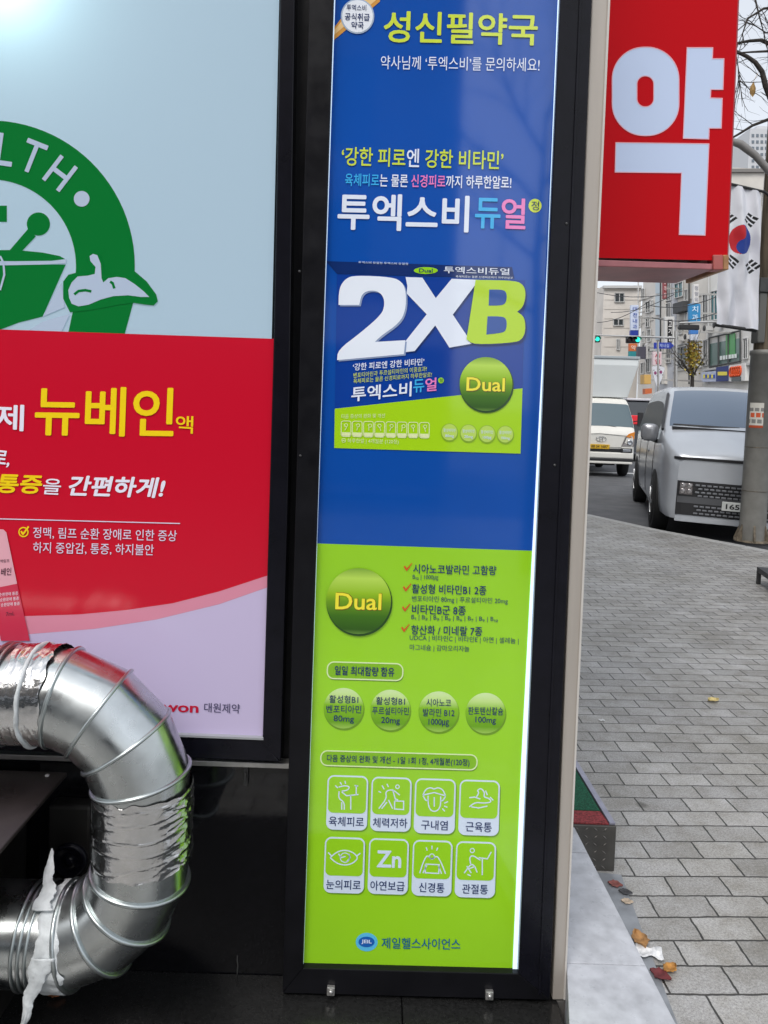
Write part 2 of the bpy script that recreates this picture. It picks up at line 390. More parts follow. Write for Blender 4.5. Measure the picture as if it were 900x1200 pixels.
rndm = random.Random(4)
grime = mat('dried_drip', (.10, .10, .095), .8)
for (u, v0, v1) in ((279, 1120, 1166),):
    pts = [onY(u + rndm.uniform(-1.5, 1.5), v0 + (v1 - v0) * k / 8, YW - .0006) for k in range(9)]
    MB().tube(pts, [.0012 + rndm.uniform(0, .0008) for _ in pts], 5).build('drip_mark', grime, wall)
# ---------------------------------------------------------------- corner post
post = thing('corner_post', onY(655, 1172, 1.86), 'beige metal corner post between black light box and red sign', 'post')
pmat = mat('champagne_aluminium', (.46, .42, .375), .42, metal=.2, var=.06, scale=5, stretch=(8, 8, .3))
def yq(pts, Y): return [onY(u, v, Y) for u, v in pts]
MB().prism(yq([(695, -40), (715.5, -40), (661.5, 1172), (647.5, 1172)], 1.86), (-.012, .17, 0)).build('shaft', pmat, post, bevel=.003)
MB().prism(yq([(714.5, -40), (717, -40), (662.5, 1172), (660.5, 1172)], 1.855), (0, .14, 0)).build('edge_strip', mat('pale_strip', (.6, .57, .53), .4, var=.05), post)
MB().prism(yq([(647, 1173), (664, 1173), (662, 1240), (645, 1240)], 1.863), (-.012, .16, 0)).build('base', mat('post_base', (.11, .105, .10), .6, var=.3, scale=40), post, bevel=.002)

# ================================================================== LEFT LIGHT BOX
YL = 1.888
def PL(u, v, dy=0): return onY(u, v, YL - dy)
lb = thing('pharmacy_light_box', onY(100, 880, YL), 'wide back lit pharmacy panel with green emblem above red advertisement', 'sign')
# translucent face with lamps behind it: brightest near the tube lamp high up in the box
def face_mat():
    m = bpy.data.materials.new('opal_face'); m.use_nodes = True; t = m.node_tree; b = t.nodes['Principled BSDF']
    c = lin('#bdd2e4')
    b.inputs['Base Color'].default_value = (*c, 1); b.inputs['Roughness'].default_value = .16
    b.inputs['Emission Color'].default_value = (*lin('#b0d4e6'), 1); b.inputs['Emission Strength'].default_value = .27
    tr = t.nodes.new('ShaderNodeBsdfTranslucent'); tr.inputs['Color'].default_value = (.74, .97, 1, 1)
    mx = t.nodes.new('ShaderNodeMixShader'); mx.inputs[0].default_value = .35
    out = t.nodes['Material Output']
    t.links.new(b.outputs[0], mx.inputs[1]); t.links.new(tr.outputs[0], mx.inputs[2]); t.links.new(mx.outputs[0], out.inputs['Surface'])
    return m
opal = face_mat()
pt = Vector((onY(328, 0, YL).x, YL, 3.0))
xr_t, xr_b = onY(329.5, -40, YL), onY(308, 866, YL)
lface = MB().sheet(yq([(-420, -260), (333, -260), (308, 866.5), (-420, 838)], YL)).build('opal_panel', opal, lb, fix=False)
# frame
MB().prism(yq([(333, -260), (349, -260), (338, 560), (329, 893), (303, 871), (307.6, 866.4), (321, 390)], YL - .012), (0, .06, 0)).build('frame_stile', blackgloss, lb, bevel=.003)
MB().prism(yq([(307.4, 866.8), (328, 893), (-420, 862), (-420, 838.3)], YL - .012), (0, .06, 0)).build('frame_rail', blackgloss, lb, bevel=.003)
MB().prism(yq([(-420, 836.9), (308.4, 865), (308.6, 867.4), (-420, 839.2)], YL - .016), (0, .02, 0)).build('inner_lip', mat('lip_grey', (.35, .36, .38), .4), lb)
# lamp inside the box
lamp = bpy.data.lights.new('box_lamp', 'POINT'); lamp.energy = 3.0; lamp.color = (.80, .98, 1); lamp.shadow_soft_size = .08
lo = bpy.data.objects.new('box_lamp', lamp); COL.objects.link(lo); lo.location = onY(6, -28, YL); lo.location.y = YL + .145

def inkL(h, e=None): return ink(h, e, .22, .4)
green = inkL('#00752f', .12)
d = Draw(PL)
cu, cv = -13, 312
d.ring(cu, cv, 171, 171, 69, green, .001, -26, 200, n=96)
d.poly([(0, 388), (-200, 381), (-200, 340), (-120, 330), (-60, 340), (0, 340)], green, .0008)
# foot of the bowl and dark lower field
d.poly([(-60, 310), (77, 310), (50, 371), (22, 378), (0, 386.4), (-60, 386)], green, .0012)
d.poly([(80, 390), (146, 392), (156, 355), (125, 350), (88, 352)], green, .0012)
# pestle
d.disc(45, 262.5, 13.6, 13.6, green, .001); d.poly([(33, 268), (42, 277), (26, 294), (9, 296)], green, .0011)
# cross
d.poly([(-18, 225), (-5, 225), (-5, 241), (8, 241), (8, 260), (-5, 260), (-5, 276), (-18, 276), (-18, 260), (-31, 260), (-31, 241), (-18, 241)], green, .001)
# rim of the bowl
d.poly([(-30, 300), (-10, 293), (20, 293), (50, 296), (70, 300), (77, 304), (60, 305.5), (20, 306), (-30, 306)], green, .0013)
e = d.build('emblem_ring', lface)
lite = inkL('#b4c4da', .24)
d = Draw(PL)
d.poly([(-30, 306), (20, 306.2), (60, 305.8), (78, 303.5), (77, 308.5), (50, 310), (0, 311), (-30, 310)], lite, .0018)
d.poly([(72, 331), (76, 360), (50, 371)], lite, .0018)
d.poly([(82, 368), (72, 388.7), (33, 387.3), (50, 377), (66, 372)], lite, .0018)
# snake curling over the ring: dark outline, pale head
d.poly([(74, 330), (80, 322), (95, 318), (103, 312), (103, 303), (108, 296), (117, 297), (121, 310), (123, 322), (137, 321), (150, 319), (158, 318), (172, 330), (183, 345), (185, 353), (180, 358), (170, 357), (157, 355), (140, 357), (120, 361), (100, 364), (82, 366), (74, 350)], green, .0021)
d.poly([(80, 340), (84, 331), (91, 324), (103, 323), (111, 321), (112, 313), (106, 306), (105, 300), (109, 297.5), (114, 299), (118, 309), (119, 326), (121, 331), (127, 326), (137, 324.5), (147, 326), (158, 333), (168, 341), (175, 348), (165, 348), (150, 346), (133, 347), (118, 351), (104, 357), (92, 359), (84, 356), (81, 349)], lite, .0026)
d.line([(87, 345), (92, 341), (100, 340), (107, 341.5)], 3, green, .0031); d.line([(129, 330), (132, 332), (134, 338)], 3, green, .0031)
d.line([(0, 300), (4, 308), (5, 322), (0, 340)], 2.4, lite, .0031)
d.build('emblem_detail', lface)
d = Draw(PL); d.disc(95.7, 233, 9.2, 9.2, lite, .002); d.build('ring_dot', lface)
for ch, ang, hh, ww in (('H', 158, 38, 24), ('E', 128.5, 38, 20), ('A', 107, 38, 28), ('L', 82, 38, 20), ('T', 68.3, 38, 26), ('H', 52.6, 36, 26)):
    d = Draw(PL); a = R(ang); er = (math.cos(a), -math.sin(a)); et = (math.sin(a), math.cos(a))      # outwards, clockwise
    rb = 119
    def plc(u, v, dy, er=er, et=et): 
        return PL(cu + er[0] * (rb + v) + et[0] * u, cv + er[1] * (rb + v) + et[1] * u, dy)
    me = text_mesh(ch, [lite], None, .012)
    xs_ = [v.co.x for v in me.vertices]; ys_ = [v.co.y for v in me.vertices]
    x0, x1, y0, y1 = min(xs_), max(xs_), min(ys_), max(ys_); k = len(d.mb.v); ii = d.mi(lite)
    d.mb.v += [plc(((v.co.x - x0) / (x1 - x0) - .5) * ww, (v.co.y - y0) / (y1 - y0) * hh, .002 + v.co.z) for v in me.vertices]
    for p in me.polygons: d.mb.f.append([i + k for i in p.vertices]); d.mb.m.append(ii); d.mb.sm.append(False)
    d.build('lettering', lface)
# red advertisement sheet
red, red2 = inkL('#c8102c', .26), inkL('#d88ca2', .26)
lav = inkL('#c4b8d8', .30)
curve = [(-420, 700), (-200, 716), (-60, 722), (29, 722), (92, 720), (147, 715), (202, 707), (257, 693), (313.3, 674.5)]
band = [(312.8, 688.5), (257, 708), (183, 726), (110, 737), (35, 743), (-60, 745), (-200, 738), (-420, 724)]
d = Draw(PL); d.poly([(-420, 371), (0, 386), (320.8, 397), (313.3, 674.5)] + curve[::-1][1:], red, .003)
ad = d.build('advert_sheet', lface)
d = Draw(PL); d.poly(curve[::1] + band, red2, .0028); d.build('pink_band', ad)
d = Draw(PL); d.poly(band[::-1] + [(308.1, 865.4), (-420, 837.5)], lav, .0025); d.build('pale_field', ad)
yel, wht, whtB = inkL('#f3d21c', .34), inkL('#e9e6f4', .34), inkL('#d9d2ea', .3)
text('제', (-7, 504), (27.5, 505.5), 31, PL, wht, ad, off=.022, dy=.005)
text('뉴베인', (40, 510), (203, 512.5), 58, PL, yel, ad, off=.02, dy=.005, res=4)
text('액', (205.5, 507), (226, 508.3), 20.5, PL, yel, ad, off=.012, dy=.005)
text('로,', (-11, 546), (10, 548), 19, PL, wht, ad, off=.026, dy=.005, shear=.2)
text('통증', (-6, 577.5), (47, 579), 22, PL, yel, ad, off=.034, dy=.005, shear=.18)
text('을', (49, 579), (70, 580), 18.5, PL, wht, ad, off=.012, dy=.005, shear=.12)
text('간편하게!', (78, 581), (190, 583.8), 24, PL, wht, ad, off=.036, dy=.005, shear=.2)
text('정맥, 림프 순환 장애로 인한 증상', (38.5, 631), (207, 635), 13.5, PL, whtB, ad, off=.004, dy=.005)
text('하지 중압감, 통증, 하지불안', (38.5, 648.5), (180, 651.5), 13.5, PL, whtB, ad, off=.004, dy=.005)
d = Draw(PL); d.line([(-60, 605.8), (0, 608), (211, 613.5)], 1.1, whtB, .005); d.build('rule_line', ad)
d = Draw(PL); d.ring(27.5, 623.5, 6, 6, 1.4, yel, .005); d.line([(24.5, 622.5), (27, 626), (33.5, 617)], 2, yel, .0055); d.build('tick_mark', ad)
# printed medicine tube
d = Draw(PL)
tubeA, tubeB, ink_dk = inkL('#e2a8b4', .25), inkL('#c93550', .25), inkL('#4a2034', .1)
d.poly([(-16, 619), (4, 620.5), (7.5, 624), (20, 684), (-10, 690)], tubeA, .006)
d.poly([(-10, 690), (20, 684), (35, 751), (1, 751)], tubeB, .006)
text('베인', (1, 675), (13, 674), 9, PL, ink_dk, into=d, dy=.0066, off=.01)
text('정맥림프', (-4, 660), (11, 659), 4, PL, ink_dk, into=d, dy=.0066)
for k, yy in enumerate((699, 705, 711)): text('순환장애 통증', (-1 + k, yy), (21 + k, yy - 2), 4, PL, wht, into=d, dy=.0066)
text('7mL', (7, 722), (17, 721), 4.5, PL, ink_dk, into=d, dy=.0066)
d.build('tube_picture', ad)
text('Daewon', (152, 832.5), (232.5, 835.6), 12, PL, inkL('#c21838', .1), ad, off=.03, dy=.004)
text('대원제약', (239, 834.5), (281, 836.2), 11, PL, inkL('#4a4668', .1), ad, off=.004, dy=.004)

# ================================================================== CENTRE LIGHT BOX
YC = 1.868
def PC(u, v, dy=0): return onY(u, v, YC - dy)
cb = thing('poster_light_box', onY(480, 1165, YC), 'tall narrow black framed light box with blue and lime green vitamin poster', 'sign')
OUT = [(364, -60), (696.5, -60), (644.5, 1172), (331, 1164)]; INN = [(392.5, -45), (658.5, -45), (607.5, 1141.5), (354.8, 1135)]
YF = YC - .02
MB().prism(yq([OUT[0], INN[0], INN[3], OUT[3]], YF), (0, .08, 0)).build('frame_stile', blackmetal, cb, bevel=.002)
MB().prism(yq([INN[1], OUT[1], OUT[2], INN[2]], YF), (0, .08, 0)).build('frame_stile', blackgloss, cb, bevel=.002)
MB().prism(yq([INN[3], INN[2], OUT[2], OUT[3]], YF), (0, .08, 0)).build('frame_rail', blackmetal, cb, bevel=.002)
MB().prism(yq([OUT[0], OUT[1], INN[1], INN[0]], YF), (0, .08, 0)).build('frame_rail', blackmetal, cb, bevel=.002)
# second, narrower rib of the right stile
MB().prism(yq([(681, -50), (684, -50), (633.5, 1166), (631, 1166)], YF - .004), (0, .01, 0)).build('frame_rib', blackgloss, cb, bevel=.001)
for (u, v) in ((388, 1158), (573, 1163)):
    p = onY(u, v, YF)
    c = MB().box((p.x - .010, YF - .012, p.z - .012), (p.x + .010, YF, p.z + .010)).lathe((p.x, YF - .012, p.z + .001), (0, -1, 0), [(0, .006), (.005, .006), (.007, .003)], 10).build('latch', alu, cb, bevel=.002)
for (u, v) in ((352, 534), (351, 318), (650, 545), (664, 262)):
    p = onY(u, v, YF)
    MB().lathe((p.x, YF, p.z), (0, -1, 0), [(-.002, .0035), (.002, .003), (.003, .0015)], 10).build('screw', mat('screw_dark', (.12, .12, .12), .4, metal=.8), cb)
blue = mat('poster_blue', '#0f50ac', .06, emit=.036, spec=.85, var=.14, scale=1.1); lime = mat('poster_lime', '#94cf20', .06, emit=.09, spec=.85, var=.1, scale=1.3)  # soft mottling in both base colours stands in for uneven backlight
edge = mat('edge_light', '#d6ecff', .3, emit=.62, ecol='#cfe8ff')
def edge_l(y): return 391.2 + (354.8 - 391.2) * (y + 0) / 1135.0
def edge_r(y): return 656.5 + (607.8 - 656.5) * (y + 0) / 1141.0
d = Draw(PC)
d.poly([(393, -50), (659, -50), (edge_r(645.6), 645.6), (edge_l(636.8), 636.8)], blue)
d.poly([(edge_l(636.8), 636.8), (edge_r(645.6), 645.6), (608, 1142), (354.6, 1135.5)], lime)
po = d.build('poster_sheet', cb)
d = Draw(PC)
d.poly([(653.6 + 2, -50), (659, -50), (608.2, 1142), (600.5, 1141.8), (610.5, 900), (624, 640), (641.5, 300)], edge, .003)
d.poly([(392.3, -50), (394.5, -50), (371.5, 640), (370, 640)], edge, .003)
d.poly([(370.3, 640), (371.6, 640), (355.6, 1135), (354.6, 1135)], edge, .003)
d.poly([(354.6, 1133.6), (607.8, 1140.2), (607.8, 1142), (354.6, 1135.8)], edge, .003)
d.build('lit_edge', cb)
W_, Y_, C_, P_, N_ = ink('#e4ecfa', .42), ink('#cfe04a', .40), ink('#3fb4ee', .36), ink('#ee86c6', .36), ink('#0a2a66', .08)
WT = ink('#d6e4f6', .36)
# gold ribbon and round seal
d = Draw(PC)
gold, gold2 = ink('#d99c4c', .28), ink('#f0c98c', .28)
d.poly([(390.2, 34), (390, 48), (445, 2), (449, -20), (432, -20)], gold, .001); d.poly([(390.4, 37), (390.2, 42), (441, 0), (445, -20), (437, -20)], gold2, .0015)
d.disc(419, 19, 19.6, 20.6, ink('#a9bcd2', .3), .002); d.disc(419, 19, 18, 19, ink('#e9eef6', .4), .0025)
text('투엑스비', (406, 12), (429, 12.7), 7, PC, N_, into=d, dy=.0032, off=.002); text('공식취급', (404, 23.5), (433, 24.5), 8.5, PC, N_, into=d, dy=.0032, off=.012); text('약국', (411.5, 33.5), (426, 34), 8.5, PC, N_, into=d, dy=.0032, off=.012)
d.build('seal', po)
text('성신필약국', (449, 49.5), (629.5, 53.5), 37, PC, Y_, po, off=.022)
text('약사님께 ‘투엑스비’를 문의하세요!', (446, 81), (632, 84), 16, PC, W_, po, off=.0)
s = '‘강한 피로엔 강한 비타민’'
text(s, (400, 194), (589.5, 199), 22, PC, [Y_, W_], po, cols=[1 if ch == '엔' else 0 for ch in s], off=.016)
s = '육체피로는 물론 신경피로까지 하루한알로!'
text(s, (404, 218), (599, 221.5), 15, PC, [W_, C_, P_], po, cols=[1 if i < 4 else 2 if 9 <= i < 13 else 0 for i in range(len(s))], off=.016)
text('투엑스비', (395, 269), (549, 272.5), 43, PC, W_, po, off=.026, res=4)
text('듀', (556, 267.5), (586, 268.3), 36, PC, C_, po, off=.022, res=4); text('얼', (587, 267.8), (615.5, 268.8), 36, PC, P_, po, off=.022, res=4)
d = Draw(PC); d.disc(627, 241, 7.6, 8, Y_, .001); text('정', (622.5, 246), (631.5, 246.4), 10.5, PC, N_, into=d, off=.0); d.build('round_mark', po)
# picture of the packet
navy, navy2 = ink('#1e3d8e', .22), ink('#12306e', .16)
d = Draw(PC)
d.poly([(382, 306), (600, 313), (603, 326.5), (395, 321)], navy2, .001)
d.poly([(395, 321.5), (615.5, 328.5), (610, 531.6), (391.6, 525)], ink('#0f3f9a', .28), .0012)
d.poly([(392.3, 479), (612.3, 455), (610, 531.6), (391.6, 525)], ink('#a6d61c', .36), .0018)
d.disc(499, 317, 14, 4, lime, .0018)
text('Dual', (491, 319), (507, 319.4), 4.5, PC, N_, into=d, dy=.0024, off=.01)
text('투엑스비듀얼', (520, 320), (597, 322.5), 8, PC, W_, into=d, dy=.0024, off=.01); text('육체피로는 물론 신경피로까지 하루한알로', (534, 325.2), (601, 327), 2.6, PC, W_, into=d, dy=.0024)
text('투엑스비 듀얼정 투엑스비 듀얼정', (420, 308.5), (478, 310.5), 2.6, PC, WT, into=d, dy=.0024)
# 2, X, B drawn as heavy slanted figures
p3 = lambda L: [(360 + x / 3, 300 + y / 3) for x, y in L]
two = p3([(110, 172), (112, 112), (136, 78), (170, 68), (300, 74), (335, 92), (348, 130), (346, 190), (325, 235), (258, 282), (238, 302), (345, 296), (340, 345), (105, 366), (108, 330), (190, 268), (262, 205), (272, 172), (268, 142), (246, 122), (210, 122), (190, 138), (183, 172)])
X = p3([(346, 74), (405, 76), (452, 148), (508, 80), (604, 84), (512, 206), (580, 308), (500, 322), (450, 244), (378, 334), (344, 338), (345, 300), (420, 205), (350, 132), (352, 105)])
def soften(P, it=2, lim=52):
    for _ in range(it):
        out = []; n = len(P)
        for i in range(n):
            a, b, c = Vector(P[i-1]), Vector(P[i]), Vector(P[(i+1) % n])
            if math.degrees((b - a).angle(c - b)) > lim: out.append(tuple(b))
            else: out += [tuple(b.lerp(a, .25)), tuple(b.lerp(c, .25))]
        P = out
    return P
two = soften(two)
d.poly([(x + 1.6, y + 1.8) for x, y in X], navy2, .0021); d.poly(X, W_, .0027)
d.poly([(x + 1.8, y + 1.6) for x, y in two], ink('#8fa3c8', .25), .003); d.poly(two, ink('#e9f0fb', .45), .0036)
limeB = ink('#b5d92a', .4)
Bo = [(592, 84), (735, 86), (762, 104), (769, 135), (760, 178), (738, 196), (764, 214), (768, 262), (757, 290), (735, 304), (584, 312), (560, 292)]
holes = [[(640, 118), (690, 118), (702, 132), (700, 162), (686, 174), (638, 174)], [(634, 212), (690, 212), (702, 226), (700, 260), (686, 270), (630, 276)]]
Bp = soften(p3(Bo)); d.poly([(x + 1.6, y + 1.6) for x, y in Bp], navy2, .0038); d.poly(Bp, limeB, .0043)
for h_ in holes: d.poly(soften(p3(h_)), ink('#2c54a0', .25), .0048)
pk = d.build('packet_picture', po)
text('‘강한 피로엔 강한 비타민’', (413.5, 434.5), (497, 428), 8.5, PC, W_, pk, off=.014, dy=.003)
text('벤포티아민과 푸르설티아민의 이중효과!', (414, 443), (500, 435), 6, PC, Y_, pk, off=.0, dy=.003)
text('육체피로는 물론 신경피로까지 하루한알로!', (414, 449.5), (506, 441.5), 5.6, PC, Y_, pk, off=.0, dy=.003)
s = '투엑스비'
text(s, (411.5, 471), (482, 464.5), 17.5, PC, W_, pk, off=.022, dy=.003); text('듀', (484, 460.5), (497, 459.3), 15.5, PC, C_, pk, off=.02, dy=.003); text('얼', (498, 459), (511.5, 457.8), 15.5, PC, P_, pk, off=.02, dy=.003)
d = Draw(PC); d.disc(516.8, 445.8, 3.4, 3.4, lime, .003); text('정', (515, 447.8), (518.6, 447.6), 4, PC, N_, into=d, dy=.0036)
d.build('round_mark', pk)
pale = ink('#dfe9b0', .4)
text('다음 증상의 완화 및 개선', (400, 490.5), (451, 489.5), 5, PC, pale, pk, dy=.003)
for k in range(8):
    d = Draw(PC); x0 = 400 + k * 13.1; y0 = 493.3 + k * .25
    rr = d.rrect([(x0, y0), (x0 + 11.4, y0 + .2), (x0 + 11.2, y0 + 18.4), (x0 - .2, y0 + 18)], 2.4, 3)
    d.line(rr, .9, pale, .003, closed=True); d.poly([(x0, y0 + 13.2), (x0 + 11.2, y0 + 13.4), (x0 + 11, y0 + 17.8), (x0, y0 + 17.4)], pale, .003)
    d.line([(x0 + 3 + (k * 37) % 3, y0 + 4), (x0 + 6, y0 + 8 - k % 3), (x0 + 4 + k % 4, y0 + 11)], .8, pale, .0034); d.ring(x0 + 5.5 + (k % 3), y0 + 5, 2.2, 2.2, .7, pale, .0034, n=14); d.build('pictogram_tile', pk)
text('㉿ 하루한알 | 4개월분 (120정)', (400, 519.5), (467, 521), 6, PC, pale, pk, dy=.003)
for (x, y, a) in ((526.7, 507, '80mg'), (549, 508, '20mg'), (570.7, 509, '1000㎍'), (592.2, 509.6, '100mg')):
    d = Draw(PC); d.disc(x, y, 10.2, 10.8, ink('#8ab32a', .3), .003); d.disc(x, y - .6, 9.2, 9.6, ink('#b9d860', .36), .0036)
    text('활성비타민', (x - 7, y - 1), (x + 7, y - .6), 4, PC, WT, into=d, dy=.0042); text(a, (x - 5, y + 6), (x + 5, y + 6.3), 4, PC, WT, into=d, dy=.0042, off=.01); d.build('ingredient_badge', pk)
# glossy green Dual button, printed twice
def grad_ink(name, stops, e):
    m = bpy.data.materials.new(name); m.use_nodes = True; t = m.node_tree; b = t.nodes['Principled BSDF']
    tc = t.nodes.new('ShaderNodeTexCoord'); sx = t.nodes.new('ShaderNodeSeparateXYZ'); r = t.nodes.new('ShaderNodeValToRGB')
    t.links.new(tc.outputs['Generated'], sx.inputs[0]); t.links.new(sx.outputs['Z'], r.inputs['Fac'])
    r.color_ramp.elements[0].position = stops[0][0]; r.color_ramp.elements[0].color = (*lin(stops[0][1]), 1)
    r.color_ramp.elements[1].position = stops[-1][0]; r.color_ramp.elements[1].color = (*lin(stops[-1][1]), 1)
    for p_, c_ in stops[1:-1]:
        q = r.color_ramp.elements.new(p_); q.color = (*lin(c_), 1)
    t.links.new(r.outputs[0], b.inputs['Base Color']); t.links.new(r.outputs[0], b.inputs['Emission Color'])
    b.inputs['Emission Strength'].default_value = e * EM; b.inputs['Roughness'].default_value = .09
    return m
gbtn = grad_ink('button_print', [(0, '#6f9a44'), (.1, '#2f5a16'), (.3, '#3f7018'), (.5, '#6d9c1c'), (.62, '#93bf22'), (.85, '#b9dc5a'), (1, '#7ea83a')], .26)
gcoin = grad_ink('coin_print', [(0, '#a9d060'), (.2, '#6ba51c'), (.6, '#86bf24'), (.8, '#c4e48c'), (1, '#d4ecb0')], .34)
for (x, y, r_, tw, th, par) in ((420.3, 704.4, 38, 27, 19.5, po), (569.5, 450, 31, 22.5, 16, pk)):
    d = Draw(PC)
    d.disc(x + .8, y + 1.6, r_ + .8, r_ * 1.02 + .8, ink('#1d4a10', .1), .004); d.disc(x, y, r_, r_ * 1.02, gbtn, .005)
    text('Dual', (x - tw, y + th * .55), (x + tw, y + th * .55 + 1), th * 1.08, PC, ink('#7d6a08', .1), into=d, dy=.0056, off=.032)
    text('Dual', (x - tw - .6, y + th * .5), (x + tw - .6, y + th * .5 + 1), th, PC, ink('#f2e438', .5), into=d, dy=.0062, off=.018)
    d.build('round_button', par)
orange = ink('#d2571c', .2)
for (x, y) in ((473, 664), (472, 688), (471, 711.5), (470, 735.5)):
    d = Draw(PC); d.poly([(x, y), (x + 1.6, y - 1.2), (x + 3.6, y + 2), (x + 9.5, y - 4.4), (x + 10, y - 3.6), (x + 4, y + 5), (x + 3, y + 5)], orange, .002); d.build('tick_mark', po)
d = Draw(PC)
for a in (('시아노코발라민 고함량', (484, 672), (581.5, 674.3), 11.2, .014), ('B₁₂ | 1000㎍', (483.5, 680), (513.6, 680.6), 6.5, 0), ('활성형 비타민B1 2종', (482.6, 695.4), (569.8, 697.6), 11.2, .014),
          ('벤포티아민 80mg | 푸르설티아민 20mg', (482.6, 706), (595, 708.8), 8, 0), ('비타민B군 8종', (482.6, 719.4), (545.7, 721.4), 11.2, .014),
          ('B₁ | B₂ | B₃ | B₅ | B₆ | B₇ | B₉ | B₁₂', (482, 727), (583.5, 729.6), 6.5, 0), ('항산화 / 미네랄 7종', (481.6, 743.6), (565, 745.6), 11.2, .014),
          ('UDCA | 비타민C | 비타민E | 아연 | 셀레늄 |', (480, 751.5), (607.6, 755.5), 8, 0), ('마그네슘 | 감마오리자놀', (480, 763), (549.8, 765), 8, 0)):
    text(a[0], a[1], a[2], a[3], PC, N_, into=d, off=a[4])
d.build('ingredient_lettering', po)
rim, shade = ink('#dcf0b4', .4), ink('#6f9e1c', .2)
d = Draw(PC)
for c4, tx, bl, br, h, off in (([(384, 775.5), (472.3, 778), (471.8, 797.6), (383.2, 795)], '일일 최대함량 함유', (392, 791), (462, 793.2), 11, .016),
                               ([(376.3, 879.6), (559.4, 884.8), (558.6, 902.4), (375.6, 896.8)], '다음 증상의 완화 및 개선 - 1일 1회 1정, 4개월분(120정)', (383, 894), (550, 899.2), 9.8, .008)):
    rr = d.rrect(c4, 7.8, 8); d.poly([(x + .8, y + 1.6) for x, y in rr], shade, .001); d.poly(rr, ink('#84bf1a', .3), .0016); d.line(rr, 1.5, rim, .0022, closed=True)
    text(tx, bl, br, h, PC, N_, into=d, dy=.0028, off=off)
d.build('caption_frame', po)
for (x, y, L) in ((402.7, 830, (('활성형B1', 17, -6), ('벤포티아민', 20.5, 5.6), ('80mg', 12, 17.6))), (457.5, 832, (('활성형B1', 17, -6), ('푸르설티아민', 21.5, 5.6), ('20mg', 11, 17.6))),
                  (514, 834, (('시아노코', 14.5, -6), ('발라민 B12', 18.5, 5.6), ('1000㎍', 12, 17.6))), (569, 835.7, (('판토텐산칼슘', 20.5, 2), ('100mg', 12, 13.4)))):
    d = Draw(PC); d.disc(x + .6, y + 1.6, 23.8, 24.4, shade, .001); d.disc(x, y, 23.4, 23.8, gcoin, .0016)
    for tx, hw, by in L: text(tx, (x - hw, y + by - .3), (x + hw, y + by + .5), 9.2, PC, N_, into=d, dy=.0024, off=.008)
    d.build('ingredient_badge', po)
# eight pictogram tiles
tiles = [(382.7, 908, 48, 64, '육체피로'), (434.4, 910, 47.3, 63.6, '체력저하'), (485.4, 911.8, 48, 64.4, '구내염'), (537.6, 913.4, 47.4, 65, '근육통'),
         (379.7, 980.5, 47.3, 65.5, '눈의피로'), (431.4, 982, 47, 65.3, '아연보급'), (482.8, 984, 46.8, 65.4, '신경통'), (533.4, 985.6, 47.2, 65.6, '관절통')]
c7 = lambda L: [(340 + x / 2.647, 860 + y / 2.647) for x, y in L]
pict = [
 [[(150,165),(172,160),(185,165),(178,175),(160,178)],[(148,168),(140,160)],[(160,158),(155,150)],[(172,155),(170,146)],[(152,178),(150,200),(168,212),(168,235)],[(160,180),(175,192),(212,188)],[(188,190),(188,235)],[(160,212),(160,235)],[(205,188),(205,160)],[(200,160),(211,162)]],
 [[(275,232),(300,200),(295,178),(318,172),(340,190)],[(318,232),(305,205)],[(284,232),(300,212)],[(292,172),(285,160)],[(305,165),(300,155)],[(282,182),(274,178)],[(318,172),(326,202),(335,205)],[(324,208),(324,233),(352,235),(352,209),(324,208)]],
 [[(412,190),(420,172),(436,166),(447,172),(458,166),(474,173),(482,192)],[(412,190),(447,182),(482,192)],[(412,192),(420,205),(428,208)],[(482,194),(474,206),(467,209)],[(428,192),(428,222),(438,240),(456,240),(467,224),(467,194)],[(447,196),(447,226)],[(478,215),(490,210)],[(478,224),(488,228)],[(472,232),(480,240)]],
 [[(556,226),(575,212),(600,215),(625,212),(618,200),(600,196),(604,182),(592,168),(580,176),(586,182),(578,196)],[(556,198),(572,196),(590,202)],[(562,226),(585,230),(612,224)],[(620,196),(630,206)],[(606,176),(612,190)]],
 [[(124,384),(145,366),(170,360),(195,367),(212,384),(195,402),(170,408),(145,402),(124,384)],[(150,372),(158,384),(172,380)],[(182,372),(186,384),(176,396)],[(128,378),(118,368)],[(208,378),(218,370)]],
 [],
 [[(402,432),(412,400),(425,374),(440,392),(455,376),(470,402),(482,434)],[(412,432),(424,408)],[(470,434),(460,410)],[(420,404),(462,406),(461,433),(419,431),(420,404)],[(425,362),(422,352)],[(440,358),(440,347)],[(454,362),(458,353)]],
 [[(540,432),(560,404),(572,408),(580,430)],[(560,404),(556,384),(566,376),(590,392)],[(548,410),(562,432)],[(555,418),(572,412)],[(585,384),(612,388),(624,366)],[(596,388),(596,438)],[(550,436),(560,440)]]]
heads = {1: (333, 164, 7), 6: (440, 380, 9), 7: (565, 362, 8), 4: (170, 384, 16)}
